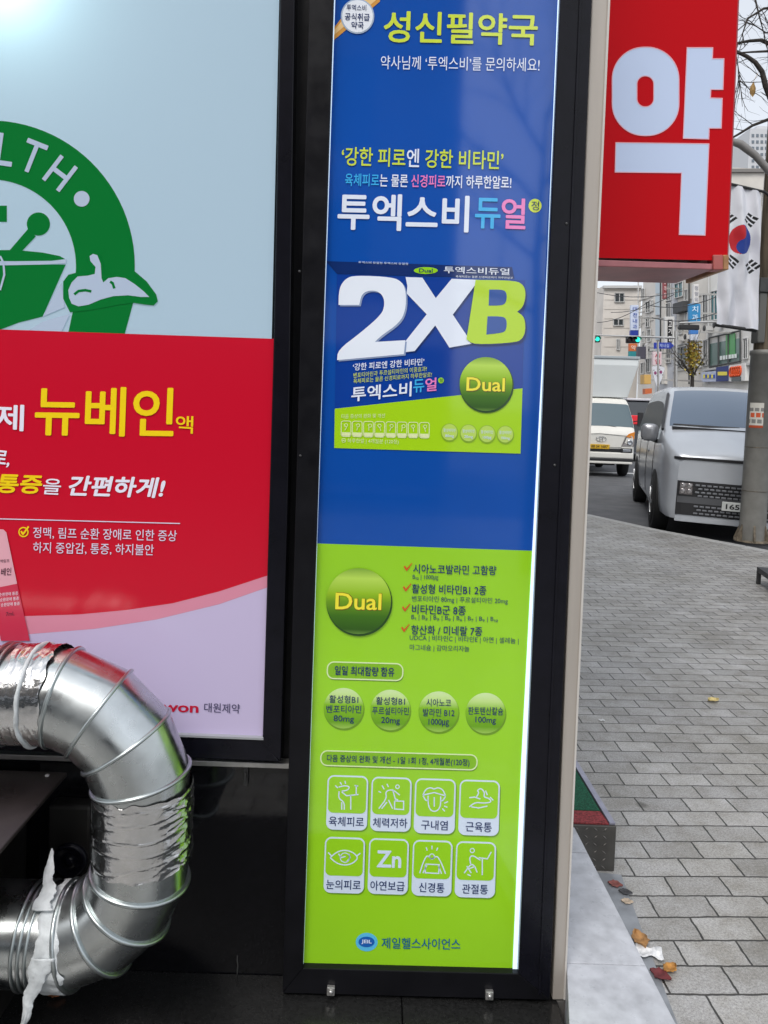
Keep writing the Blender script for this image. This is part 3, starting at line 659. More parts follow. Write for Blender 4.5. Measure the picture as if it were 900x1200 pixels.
for i, (x, y, ww, hh, tx) in enumerate(tiles):
    d = Draw(PC); sl_ = .03 * ww
    c4 = [(x + 1.3, y), (x + ww + 1.1, y + sl_), (x + ww - .8, y + hh + sl_), (x - .8, y + hh)]
    d.poly([(a + 1, b + 1.6) for a, b in d.rrect(c4, 8)], shade, .001); d.poly(d.rrect(c4, 8), WT, .0016)
    inn = [(x + 3, y + 2), (x + ww - .8, y + sl_ + 2), (x + ww - 2.2, y + hh * .69 + sl_), (x + 1.4, y + hh * .69)]
    d.poly(d.rrect(inn, 6), lime, .0024)
    text(tx, (x + (2.4 if len(tx) == 4 else 8), y + hh - 4), (x + ww - (4.5 if len(tx) == 4 else 9), y + hh - 4 + sl_ * .8), 11.4, PC, N_, into=d, dy=.0024, off=.01)
    for pl_ in pict[i]:
        if len(pl_) >= 4 and (pl_[0] != pl_[-1] or len(pl_) > 6):
            for _ in range(2): pl_ = [pl_[0]] + [q for a_, b_ in zip(pl_[:-1], pl_[1:]) for q in ((a_[0] * .75 + b_[0] * .25, a_[1] * .75 + b_[1] * .25), (a_[0] * .25 + b_[0] * .75, a_[1] * .25 + b_[1] * .75))] + [pl_[-1]]
        d.line(c7(pl_), 1.4, WT, .003)
    if i in heads:
        hx, hy, hr = heads[i]; (hx, hy), = c7([(hx, hy)]); d.ring(hx, hy, hr / 2.647, hr / 2.647, 1.1, WT, .003, n=20)
    if i == 5: text('Zn', (x + 9.8, y + 34.4), (x + ww - 8.4, y + 35.4), 20, PC, WT, into=d, dy=.003, off=.03)
    d.build('pictogram_tile', po)
d = Draw(PC); d.disc(429.7, 1104, 12.8, 10.8, ink('#5cc0ea', .36), .001); d.disc(429.5, 1103.8, 9.4, 6.2, ink('#1d63b8', .25), .0018)
text('JEIL', (423.5, 1106.4), (435.5, 1106.9), 5.4, PC, WT, into=d, dy=.0026, off=.03); d.build('maker_emblem', po)
text('제일헬스사이언스', (447, 1111.5), (539.3, 1113.2), 13, PC, ink('#0b6a8e', .12), po, off=.012)

# ================================================================== DUCT
YD = 1.665
galv = mat('galvanised_steel', (.58, .61, .61), .26, metal=1, var=.25, scale=8, rvar=.11, bump=.10, bscale=6)
galv2 = mat('galvanised_bead', (.50, .54, .54), .32, metal=1, var=.1, scale=20)
foil = mat('foil_tape', (.70, .70, .70), .17, metal=1, var=.06, scale=30, bump=.3, bscale=22)
white_seal = mat('white_sealant', (.60, .63, .64), .5, var=.25, scale=26, bump=.45, bscale=40)
DR = 57 * YD / F; DB = 120 * YD / F
duct = thing('exhaust_duct', onY(150, 1160, YD), 'shiny galvanised metal duct bent in a half loop with foil tape', 'duct')
ND = 48
def ring_at(c, er, rad, n=ND): return [c + er * (rad * math.cos(2*math.pi*k/n)) + Vector((0, 1, 0)) * (rad * math.sin(2*math.pi*k/n)) for k in range(n)]
def sleeve(mb, A, B):
    n = len(A); mb.add(A + B, [(k, (k+1) % n, n + (k+1) % n, n + k) for k in range(n)], 0, True)
def bead(c, er, rad, t=.0045):
    return MB().tube(ring_at(c, er, rad, 48), t, 8, closed=True)
C1 = onY(51, 928, YD); C2 = onY(52, 985, YD)
def er(th): return Vector((math.cos(th), 0, math.sin(th)))
# upper elbow: straight run from the left, four mitre cuts, down
cuts1 = [R(a) for a in (78.75, 56.25, 33.75, 11.25)]
cs1 = [(C1 + er(t) * DB, er(t)) for t in cuts1]
startL = Vector((onY(-330, 806, YD).x, YD, C1.z + DB))
mb = MB(); sleeve(mb, ring_at(startL, Vector((0, 0, 1)), DR), ring_at(cs1[0][0], cs1[0][1], DR)); mb.build('straight_run', galv, duct)
mb = MB()
for a, b in zip(cs1[:-1], cs1[1:]): sleeve(mb, ring_at(a[0], a[1], DR), ring_at(b[0], b[1], DR))
el1 = mb.build('elbow', galv, duct)
for c, e_ in cs1: bead(c, e_, DR + .0015).build('seam_bead', galv2, el1)
# lower elbow
DB2 = 100 * YD / F; C2 = onY(70, 1002, YD); C2.x = C1.x + DB - DB2
cuts2 = [R(a) for a in (-11.25, -33.75, -56.25, -78.75)]
cs2 = [(C2 + er(t) * DB2, er(t)) for t in cuts2]
mb = MB(); sleeve(mb, ring_at(cs1[-1][0], cs1[-1][1], DR), ring_at(cs2[0][0], cs2[0][1], DR)); mb.build('vertical_run', galv, duct)
mb = MB()
for a, b in zip(cs2[:-1], cs2[1:]): sleeve(mb, ring_at(a[0], a[1], DR), ring_at(b[0], b[1], DR))
el2 = mb.build('elbow', galv, duct)
for c, e_ in cs2: bead(c, e_, DR + .002, .0055).build('seam_bead', galv2, el2)
XB = -.80                                                        # side of the black cabinet the duct enters
endL = Vector((XB - .16, YD, C2.z - DB2))
mb = MB(); sleeve(mb, ring_at(cs2[-1][0], cs2[-1][1], DR), ring_at(endL, Vector((0, 0, -1)), DR)); mb.build('straight_run', galv, duct)
for x in (XB + .03, XB + .045, XB + .06): bead(Vector((x, YD, endL.z)), Vector((0, 0, -1)), DR + .001, .004).build('seam_bead', galv2, duct)
for u in (13, 5): bead(Vector((onY(u, 806, YD).x, YD, startL.z)), Vector((0, 0, 1)), DR + .001, .0045).build('seam_bead', galv2, duct)
# crinkled foil tape round the vertical run and over the upper joint
def foil_wrap(c0, c1, rad, wrinkle, seed, n=150, m=60, ragged=.004):
    ax = (c1 - c0); L = ax.length; ax.normalize(); e1 = Vector((0, 1, 0)); e2 = ax.cross(e1).normalized()
    vs, fs = [], []
    for j in range(m + 1):
        for k in range(n):
            a = 2 * math.pi * k / n; t = j / m
            if j in (0, m): t += ragged / L * noise.noise((math.cos(a) * 4, math.sin(a) * 4, seed + j)) * (2.5)
            p = Vector((math.cos(a) * rad * 38, math.sin(a) * rad * 38, t * L * 55 + seed))
            sp = math.sin(t * 5.2 * math.pi + a * 1.0 + 1.8 * noise.noise(p * .25))      # spiral overlaps of the tape
            mk = max(0, min(1, .5 + 1.6 * noise.noise(p * .16 + Vector((7, 3, 1))))); q = Vector((p.x * .5 + p.z * .35, p.y * .5 - p.z * .2, p.z * 1.1)); h = wrinkle * (mk * (1.1 * (1 - abs(noise.noise(q * .8))) ** 6 + .5 * (1 - abs(noise.noise(q * 1.9))) ** 8) + .35 * noise.noise(p * .3) + .55 * max(0, 1 - abs(sp) * 5))
            vs.append(c0 + ax * (t * L) + (e1 * math.sin(a) + e2 * math.cos(a)) * (rad + .0015 + h))
    for j in range(m):
        for k in range(n): fs.append((j*n+k, j*n+(k+1) % n, (j+1)*n+(k+1) % n, (j+1)*n+k))
    return MB().add(vs, fs, 0, True)
va, vb = onY(168, 917, YD), onY(168, 1001, YD); xv = C1.x + DB
foil_wrap(Vector((xv, YD, va.z)), Vector((xv, YD, vb.z)), DR, .0034, 3.1).build('foil_tape', foil, duct)
ha, hb = onY(24, 806, YD), onY(70, 806, YD)
foil_wrap(Vector((ha.x, YD, startL.z)), Vector((hb.x, YD, startL.z)), DR, .0028, 9.4, m=34).build('foil_tape', foil, duct)
mb = MB(); rr_ = []
for k in range(60):
    a = 2 * math.pi * k / 60; x = onY(47, 806, YD).x + .006 * noise.noise((math.cos(a) * 2, math.sin(a) * 2, 5)); r2 = DR + .004
    rr_.append(Vector((x, YD + r2 * math.sin(a), startL.z + r2 * math.cos(a))))
mb.tube(rr_, [.004 + .0025 * abs(noise.noise(p * 40)) for p in rr_], 6, closed=True); mb.build('sealant_ring', white_seal, duct)
# white sealant smeared round the duct beside the cabinet, with a tail up towards the wall and a drip below
mb = MB(); n = 200; rows = []; M_ROWS = 12
for j in range(M_ROWS + 1):
    t = j / M_ROWS; rg = []
    for k in range(n):
        a = 2 * math.pi * k / n; cs, sn = math.cos(a), math.sin(a)
        l_ = -.030 + .020 * noise.noise((cs * 2.2, sn * 2.2, 3)) + .004 * noise.noise((cs * 9, sn * 9, 5))
        r_ = .026 + .022 * noise.noise((cs * 2.2, sn * 2.2, 8)) + .006 * noise.noise((cs * 9, sn * 9, 1))
        x = XB + .108 + l_ + (r_ - l_) * t
        h = (.0006 if j in (0, M_ROWS) else .004 + .0022 * noise.noise((x * 60, a * 5, 2)) + .0008 * noise.noise((x * 160, a * 14, 4)))
        rg.append(Vector((x, YD + (DR + h) * sn, endL.z + (DR + h) * cs)))
    rows.append(rg)
vs = [p for rg in rows for p in rg]; fs = [(j*n+k, j*n+(k+1) % n, (j+1)*n+(k+1) % n, (j+1)*n+k) for j in range(M_ROWS) for k in range(n)]
mb.add(vs, fs, 0, True); seal = mb.build('sealant_smear', white_seal, duct, fix=False)
def tail(p0, p1, w0, Y0, Y1, seed):
    """brushed-on smear: a lumpy ragged sheet that thins out to nothing"""
    n_, m_ = 40, 14; mb = MB(); vs = []
    for j in range(n_ + 1):
        t = j / n_; u0 = p0[0] + (p1[0] - p0[0]) * t; v0 = p0[1] + (p1[1] - p0[1]) * t; Y = Y0 + (Y1 - Y0) * t
        wl = w0 * (1 - t) ** .8 * (.62 + .4 * noise.noise((t * 4, seed, 0)) + .10 * noise.noise((t * 17, seed, 3))) + .6
        wr = w0 * (1 - t) ** .8 * (.6 + .45 * noise.noise((t * 4, seed, 7)) + .16 * noise.noise((t * 19, seed, 9))) + .6
        for k in range(m_ + 1):
            q = k / m_; p = onY(u0 - wl + (wl + wr) * q, v0, Y)
            p.y -= .003 * math.sin(math.pi * q) + .0015 * noise.noise((q * 5, t * 8, seed)) + .0006 * noise.noise((q * 14, t * 30, seed)); vs.append(p)
    o_ = mb.add(vs, [(j*(m_+1)+k, j*(m_+1)+k+1, (j+1)*(m_+1)+k+1, (j+1)*(m_+1)+k) for j in range(n_) for k in range(m_)], 0, True).build('sealant_tail', white_seal, duct, fix=False)
    sm = o_.modifiers.new('solid', 'SOLIDIFY'); sm.thickness = .004
tail((53, 1066), (61, 994), 19, 1.60, 1.72, 1.3)
tail((50, 1122), (27, 1202), 21, 1.558, 1.545, 4.1)
# ---------------------------------------------------------------- black cabinet the duct comes out of
cab = thing('metal_cabinet', (-1.15, 1.68, 0), 'black metal cabinet at lower left with duct sealed into its side', 'cabinet')
ztop = onY(75, 905, 1.885).z
cabm = mat('cabinet_black', (.016, .015, .014), .38, var=.3, scale=10, rvar=.1)
MB().box((-1.75, 1.47, .06), (XB - .09, 1.885, ztop - .012)).build('body', cabm, cab, bevel=.003)
MB().box((-1.77, 1.45, ztop - .012), (XB + .012, 1.888, ztop)).build('lid', mat('cabinet_lid', (.06, .052, .047), .34, metal=.3, var=.3, scale=7, rvar=.1), cab, bevel=.004)
for q in ((XB - .03, 1.865), (XB - .03, 1.50)):
    MB().lathe((q[0], q[1], ztop), (0, 0, 1), [(0, .006), (.003, .0055), (.004, .003)], 10).build('screw', alu, cab)
for q in (-1.72, XB - .14): MB().box((q - .02, 1.5, .0), (q + .02, 1.86, .06)).build('foot', cabm, cab)
# small black fan housing on the wall behind the duct
vent = thing('fan_housing', onY(90, 1040, YW), 'small black round fan housing on wall behind metal duct', 'vent')
p = onY(92, 985, YW)
MB().box((p.x - .06, YW - .05, p.z - .12), (p.x + .05, YW - .001, p.z + .12)).build('casing', cabm, vent, bevel=.008)
MB().lathe((p.x, YW - .05, p.z - .02), (0, -1, 0), [(0, .045), (.012, .045), (.014, .036), (.008, .03), (.008, .012), (.014, .008)], 24).build('grille', blackgloss, vent)

# ================================================================== LEDGE, STEP, LITTER beside the post
def SP(xp, y, z=0.0):   # street frame: distance right of the vanishing line, distance along
    return Vector((xp * math.cos(SA) + y * math.sin(SA) / math.cos(SA) * math.cos(SA), y, z))
ledge = thing('tiled_ledge', SP(.62, 1.9, 0), 'pale blue white tiled ledge running along the foot of corner post', 'ledge')
tile = mat('pale_tile', (.46, .475, .51), .35, var=.2, scale=22, rvar=.12, bump=.03, bscale=60)
LZ = .16; XL0, XL1 = .605, .803
ys = [onZ(700, y, LZ).y for y in (1290, 1129.5, 999.5)] + [2.595]
ys = [1.2, onZ(700, 1129.5, LZ).y, onZ(690, 999.5, LZ).y, 2.525]
xl = lambda y: .596 if y >= 1.88 else .596 - (1.88 - y) * .25
for a, b in zip(ys[:-1], ys[1:]):
    MB().prism([SP(xl(a), a + .001, LZ), SP(XL1, a + .001, LZ), SP(XL1, b - .001, LZ), SP(xl(b), b - .001, LZ)], (0, 0, -LZ + .001)).build('tile', tile, ledge, bevel=.002)
step = thing('entrance_step', SP(.73, 2.9, 0), 'metal checker plate step with green mat and worn red edge', 'step')
def plate_mat():
    m = mat('checker_plate', (.12, .115, .105), .45, metal=.55, var=.3, scale=9); t = m.node_tree; b = t.nodes['Principled BSDF']
    return m
cp = plate_mat(); SX0, SX1, SY0, SY1, SZ = .70, .952, 2.532, 4.3, .163
MB().prism([SP(SX0, SY0, SZ), SP(SX1, SY0, SZ), SP(SX1, SY1, SZ), SP(SX0, SY1, SZ)], (0, 0, -SZ + .001)).build('plate_box', cp, step, bevel=.003)
mb = MB()
for i in range(8):
    for j in range(6):
        x = SX0 + .02 + i * .032; z_ = .015 + j * .027; a = R(40 if (i + j) % 2 else -40)
        c = SP(x, SY0 - .0005, z_); dx, dz = math.cos(a) * .010, math.sin(a) * .010; nx, nz = -math.sin(a) * .0026, math.cos(a) * .0026
        q = [c + Vector((-dx, 0, -dz)), c + Vector((nx, 0, nz)), c + Vector((dx, 0, dz)), c + Vector((-nx, 0, -nz))]
        if x < SX1 - .015: mb.add(q + [c + Vector((0, -.003, 0))], [(0, 1, 4), (1, 2, 4), (2, 3, 4), (3, 0, 4)])
mb.build('tread_lugs', mat('checker_lug', (.17, .16, .145), .42, metal=.5), step)
mb = MB().prism([SP(SX0, 2.618, SZ + .008), SP(SX1 - .03, 2.618, SZ + .008), SP(SX1 - .03, SY1 - .03, SZ + .008), SP(SX0, SY1 - .03, SZ + .008)], (0, 0, -.0075))
mb.build('green_mat', mat('green_mat', (.012, .15, .075), .9, var=.85, scale=330, bump=1, bscale=500), step)
MB().prism([SP(SX0, 2.538, SZ + .006), SP(SX1 - .025, 2.538, SZ + .006), SP(SX1 - .03, 2.616, SZ + .006), SP(SX0, 2.616, SZ + .006)], (0, 0, -.0055)).build('red_edge', mat('red_edge', (.30, .045, .05), .85, var=.6, scale=120, bump=.8, bscale=300), step)
MB().prism([SP(SX1 - .024, 2.538, SZ + .010), SP(SX1 - .002, 2.538, SZ + .010), SP(SX1 - .002, SY1, SZ + .010), SP(SX1 - .024, SY1, SZ + .010)], (0, 0, -.0095)).build('side_strip', mat('grey_strip', (.34, .34, .42), .4, metal=.4, var=.2, scale=20), step, bevel=.002)
o = MB().prism([SP(XL1 + .002, 1.2, .004), SP(.86, 1.2, .004), onZ(793, 1197, .004), onZ(728, 1025, .004), SP(XL1 + .002, 2.53, .004)], (0, 0, -.003)).build('gutter_strip', mat('gutter_slab', (.24, .255, .275), .5, var=.25, scale=16), fix=True)
tag(o, kind='structure')
# narrow cut pavers along the gutter (soldier course)
def leaf(u, v, size, ang, col, label, cat='leaf', curl=.3, name='fallen_leaf', pointed=True, group=None, z=0.0):
    c = onZ(u, v, z + .008); n = 9; vs, fs = [], []
    for i in range(n + 1):
        t = i / n; wd = math.sin(math.pi * min(1, t * 1.02)) ** .8 * .36 * (1 + .18 * math.sin(t * 23)) if pointed else .3 + .1 * math.sin(t * 9)
        for j in (-1, -.5, 0, .5, 1):
            x = (t - .5) * size; y = wd * j * size
            zz = size * (curl * .35 * abs(j) ** 1.5 + curl * .5 * (t - .5) ** 2 + .05 * noise.noise((t * 4, j * 2, u)) + .05)
            vs.append(c + Vector((x * math.cos(ang) - y * math.sin(ang), x * math.sin(ang) + y * math.cos(ang), zz - .006)))
    for i in range(n):
        for j in range(4): fs.append((i*5+j, i*5+j+1, (i+1)*5+j+1, (i+1)*5+j))
    m = mat('leaf_%s' % ''.join('%02x' % int(x * 255) for x in col), col, .7, var=.45, scale=60)
    o = MB().add(vs, fs, 0, True).build(name, m, fix=False)
    sm = o.modifiers.new('solid', 'SOLIDIFY'); sm.thickness = .0012
    return centred(o, label, cat, group)
leaf(750, 1103, .07, R(100), (.36, .19, .07), 'largest orange brown dry leaf in the gutter above the white scrap', curl=.55)
leaf(785, 1136, .05, R(30), (.42, .20, .045), 'small bright orange leaf on the paving edge below white scrap', curl=.6)
leaf(774, 1143, .06, R(-35), (.13, .022, .025), 'dark red leaf beside the ledge near the bottom', curl=.35)
leaf(761, 1117, .075, R(-12), (.80, .82, .84), 'torn white paper scrap lying in the gutter between leaves', 'paper', curl=.25, name='paper_scrap', pointed=False)
leaf(836, 821, .075, R(20), (.60, .48, .20), 'yellow leaf lying alone in the middle of the grey pavers', curl=.4)
leaf(721, 1036, .05, R(-20), (.22, .07, .06), 'tiny red leaf in gutter just below the metal step', curl=.3)
leaf(733, 1045, .045, R(-15), (.05, .05, .055), 'tiny blackened leaf in gutter below the metal step', curl=.3)
leaf(735, 1056, .04, R(-10), (.50, .40, .30), 'tiny tan leaf in gutter, lowest of the three below step', curl=.3)
leaf(705, 843, .03, R(10), (.75, .76, .74), 'tiny white scrap on the pavers right of the corner post', 'paper', curl=.1, name='paper_scrap', pointed=False)
lf = leaf(66, 1165, .045, R(15), (.35, .12, .04), 'small brown leaf under the metal duct on the black step', curl=.6, z=sz)
# dark board at the right edge
bp_ = onZ(915, 705, 0)
brd = thing('low_stand', bp_, 'dark low metal stand cut off by the right edge of the photo', 'stand')
tp = [onZ(u, v, .16) for u, v in ((887, 664), (905, 676), (940, 686), (915, 666))]
MB().prism([tp[0], tp[1], tp[2], tp[3]], (0, 0, -.05)).build('board', mat('dark_board', (.03, .03, .032), .5), brd, bevel=.004)
for q in tp: 
    q2 = q.lerp(sum(tp, Vector()) / 4, .12); MB().box((q2.x - .015, q2.y - .015, 0), (q2.x + .015, q2.y + .015, q2.z - .03)).build('leg', mat('dark_leg', (.03, .03, .03), .5), brd)

# ================================================================== RED PROJECTING SIGN
YS = 2.6
def PS(u, v, dy=0): return onY(u, v, YS - dy)
rs = thing('projecting_sign', onY(770, 310, YS), 'large red projecting pharmacy sign with one white letter', 'sign')
signred = ink('#c00a16', .34, .25, .08); TH = SDIR * .29
frm = mat('sign_red_metal', (.36, .055, .065), .32, metal=.3, var=.12, scale=6)
foot = mat('sign_foot', (.42, .16, .17), .3, metal=.4, var=.2, scale=8)
f4 = [(640, -120), (872, -120), (854, 304), (625, 299)]
body = MB().prism([PS(u, v, -.004) for u, v in f4], TH).build('cabinet', frm, rs, bevel=.004)
d = Draw(PS); d.poly([(640, -120), (869.5, -120), (852, 305.5), (625, 300.5)], signred, .002); sf = d.build('face', rs)
MB().prism([PS(u, v, .004) for u, v in ((625, 301.5), (836, 309), (836, 316), (625, 310))], TH * 1.02).build('bottom_rail', foot, rs, bevel=.003)
MB().prism([PS(u, v, .012) for u, v in ((836, 298.5), (847.5, 298.5), (847.5, 316), (836, 316))], (0, .05, 0)).build('corner_cap', mat('cap_red', (.38, .10, .09), .4, var=.2), rs, bevel=.003)
MB().prism([PS(u, v, .012) for u, v in ((847.7, 298.5), (854.5, 298.5), (854.2, 316), (847.7, 316))], TH * 1.02).build('side_rail', mat('cap_gold', (.42, .22, .10), .4, metal=.4, var=.3, scale=30), rs, bevel=.003)
c3 = lambda L: [(690 + x / 3.53, y / 3.53) for x, y in L]
wsign, psign = ink('#c2d2ee', .50, .22, .22), ink('#e4b0be', .4, .22, .22)
d = Draw(PS)
def stad(cx_, cy_, hw, hh, r_, n=14):
    out = []
    for qx, qy, a0 in ((cx_ + hw - r_, cy_ - hh + r_, 90), (cx_ - hw + r_, cy_ - hh + r_, 180), (cx_ - hw + r_, cy_ + hh - r_, 270), (cx_ + hw - r_, cy_ + hh - r_, 360)):
        for k in range(n + 1):
            a = R(a0 - 90 + 90 * k / n); out.append((qx + r_ * math.cos(a), qy - r_ * math.sin(a)))
    return out
yak = [[(407, 197), (513, 197), (511, 243), (559, 243), (555, 370), (505, 370), (503, 405), (552, 407), (548, 530), (498, 530), (496, 575), (391, 572)],
       [(112, 590), (497, 595), (481, 973), (374, 970), (384, 715), (109, 712)]]
O, I = stad(235, 378, 138, 183, 132), stad(234, 378, 35, 64, 34)
def ringpoly(dr, A, B, m, dy):
    n = len(A)
    for k in range(n): dr.poly(c3([A[k], A[(k+1) % n], B[(k+1) % n], B[k]]), m, dy)
ringpoly(d, O, I, wsign, .0035)
for L in yak: d.poly(c3(L), wsign, .0035); d.line(c3(L), 1.1, psign, .0042, closed=True)
d.line(c3(O), 1.1, psign, .0042, closed=True); d.line(c3(I), 1.1, psign, .0042, closed=True)
d.build('lettering', sf)
# bracket to the wall
for z_ in (2.35, 3.0): MB().box((onY(640, 0, YS).x - .12, YS + .08, z_), (onY(640, 0, YS).x + .02, YS + .14, z_ + .05)).build('bracket', blackmetal, rs)

exec_bg = True
# ================================================================== STREET POLE, FLAG
pb = onZ(881, 634, 0)
DP = pb.y
pole = thing('street_pole', pb, 'grey tapered steel street pole with a sticker in front of the van', 'pole')
steel = mat('pole_grey', (.25, .245, .225), .5, metal=.1, var=.18, scale=6, bump=.1, bscale=30)
rust = mat('pole_brown', (.16, .13, .09), .35, metal=.6, var=.4, scale=5, stretch=(6, 6, .4))
zc = onY(888, 411, DP).z; zt = 6.4
rb0, rb1 = .156, .143
MB().lathe((pb.x, pb.y, 0), (0, 0, 1), [(0, rb0), (.22, rb0), (zc - .06, rb1), (zc - .055, rb1 + .012), (zc, rb1 + .012), (zc + .01, .12)], 28).build('sleeve', steel, pole)
MB().lathe((pb.x, pb.y, zc), (0, 0, 1), [(0, .118), (zt - zc, .095)], 24).build('shaft', rust, pole)
mb = MB()
for k in range(6):
    a = R(60 * k + 12); ca, sa = math.cos(a), math.sin(a); tn = Vector((-sa, ca, 0)) * .012; c = Vector((pb.x, pb.y, 0)); e_ = Vector((ca, sa, 0))
    mb.prism([c + e_ * (rb0 - .01) - tn, c + e_ * (rb0 + .07) - tn, c + e_ * (rb0 + .07) - tn + Vector((0, 0, .03)), c + e_ * (rb0 - .01) - tn + Vector((0, 0, .24))], tn * 2)
mb.lathe((pb.x, pb.y, 0), (0, 0, 1), [(0, rb0 + .06), (.02, rb0 + .06), (.02, rb0)], 24)
mb.build('base_gusset', mat('base_rust', (.17, .14, .10), .7, var=.5, scale=18), pole)
for v in (524, 575):
    z_ = onY(885, v, DP).z; rr2 = rb0 + (rb1 - rb0) * z_ / zc
    MB().tube([(pb.x + (rr2 + .002) * math.cos(2*math.pi*k/28), pb.y + (rr2 + .002) * math.sin(2*math.pi*k/28), z_) for k in range(28)], .004, 6, closed=True).build('band', rust, pole)
zb = onY(890, 335, DP).z
MB().box((pb.x - .16, pb.y - .15, zb - .1), (pb.x + .13, pb.y + .13, zb + .08)).build('clamp', mat('clamp_dark', (.07, .07, .068), .5, metal=.3, var=.3), pole, bevel=.01)
MB().box((pb.x - .145, pb.y - .13, zb - .72), (pb.x - .05, pb.y + .05, zb - .1)).build('conduit', mat('conduit_grey', (.14, .14, .13), .5), pole, bevel=.015)
# curved sticker
def sticker(u0, u1, v0, v1, name, fn, base):
    z1, z0 = onY(880, v0, DP).z, onY(880, v1, DP).z
    rr2 = rb0 + (rb1 - rb0) * z0 / zc + .003; n = 8; mb = MB(); mats_ = []
    a0, a1 = R(197), R(262)
    vs = []
    return z0, z1, rr2, a0, a1
def cyl_pt(a, z_, r_): return Vector((pb.x + r_ * math.cos(a), pb.y + r_ * math.sin(a), z_))
z0, z1, rr2, a0, a1 = sticker(0, 0, 472, 501, '', None, None)
mb = MB(); n = 10
bands = [(0, .1, 3), (.1, .18, 0), (.18, .34, 1), (.34, .42, 0), (.42, .60, 2), (.60, .66, 0), (.66, .80, 1), (.80, 1, 0)]
for (t0, t1, mi_) in bands:
    for k in range(n):
        A0, A1 = a0 + (a1 - a0) * k / n, a0 + (a1 - a0) * (k + 1) / n
        m_ = mi_ if mi_ in (0, 3) or (k + int(t0 * 20)) % 4 else 0
        mb.sheet([cyl_pt(A0, z0 + (z1 - z0) * t0, rr2), cyl_pt(A1, z0 + (z1 - z0) * t0, rr2), cyl_pt(A1, z0 + (z1 - z0) * t1, rr2), cyl_pt(A0, z0 + (z1 - z0) * t1, rr2)], m_)
mb.build('sticker', [paint('#d8d6cc'), paint('#8a8a86'), paint('#d8603a'), paint('#b8502e')], pole, fix=False)
# hanging national flag
flag = thing('hanging_flag', onY(866, 385, DP - .25), 'white Korean flag hung lengthwise beside the street pole', 'flag')
YFg = DP - .25
tl, tr, br_, bl_ = (850, 214), (893, 226), (887, 387), (838, 380)
def flag_pt(s, t, dn=0):      # s across, t down
    u = (tl[0] + (tr[0] - tl[0]) * s) * (1 - t) + (bl_[0] + (br_[0] - bl_[0]) * s) * t
    v = (tl[1] + (tr[1] - tl[1]) * s) * (1 - t) + (bl_[1] + (br_[1] - bl_[1]) * s) * t
    wv = .045 * math.sin(s * 7 + t * 4.5) * (.3 + t) + .03 * math.sin(s * 13 - t * 6) + .02 * noise.noise((s * 6, t * 8, 1))
    p = onY(u, v, YFg); p.y += wv - dn
    return p
cu_, cv_, ru_, rv_ = 868, 281.5, 13.6, 17
TRI = ((879.5, 257.5, -36, (0, 1, 0)), (882.3, 311.5, 38, (0, 0, 0)), (857, 307, -40, (1, 0, 1)), (855, 255, 36, (1, 1, 1)))
def flag_colour(u, v):
    x, y = (u - cu_) / ru_, -(v - cv_) / rv_
    if x * x + y * y < 1:
        a = R(10); X, Y = x * math.cos(a) + y * math.sin(a), -x * math.sin(a) + y * math.cos(a)
        if math.hypot(X, Y - .5) < .5: return 1
        if math.hypot(X, Y + .5) < .5: return 2
        return 1 if X < 0 else 2
    for tu, tv, ang, kinds in TRI:
        dx, dy_ = math.cos(R(ang)), -math.sin(R(ang)); du, dv = u - tu, v - tv; al, ac = du * dx + dv * dy_, -du * dy_ + dv * dx
        if abs(al) > 6.6: continue
        for k, whole in zip((-1, 0, 1), kinds):
            if abs(ac - 4.6 * k) < 1.45 and (whole or abs(al) > .8): return 3
    return 0
mb = MB(); n, m_ = 130, 330
for j in range(m_ + 1):
    for i in range(n + 1): mb.v.append(flag_pt(i / n, j / m_))
for j in range(m_):
    for i in range(n):
        s, t = (i + .5) / n, (j + .5) / m_
        u = (tl[0] + (tr[0] - tl[0]) * s) * (1 - t) + (bl_[0] + (br_[0] - bl_[0]) * s) * t
        v = (tl[1] + (tr[1] - tl[1]) * s) * (1 - t) + (bl_[1] + (br_[1] - bl_[1]) * s) * t
        mb.f.append([j*(n+1)+i, j*(n+1)+i+1, (j+1)*(n+1)+i+1, (j+1)*(n+1)+i]); mb.m.append(flag_colour(u, v)); mb.sm.append(True)
mb.build('cloth', [mat('flag_cloth', (.74, .75, .80), .8, var=.04, scale=4), paint('#c8202c', .7), paint('#20409a', .7), paint('#141418', .7)], flag, fix=False)
p0, p1 = onY(838, 380.5, YFg), onY(886, 387.5, YFg)
MB().tube([p0, p1], .022, 8).build('bottom_rod', mat('rod_black', (.02, .02, .02), .5), flag)
p0, p1 = onY(849, 214, YFg), onY(896, 225, YFg)
MB().tube([p0, p1, Vector((pb.x, pb.y, p1.z))], .018, 8).build('top_rod', MATS['rod_black'], flag)

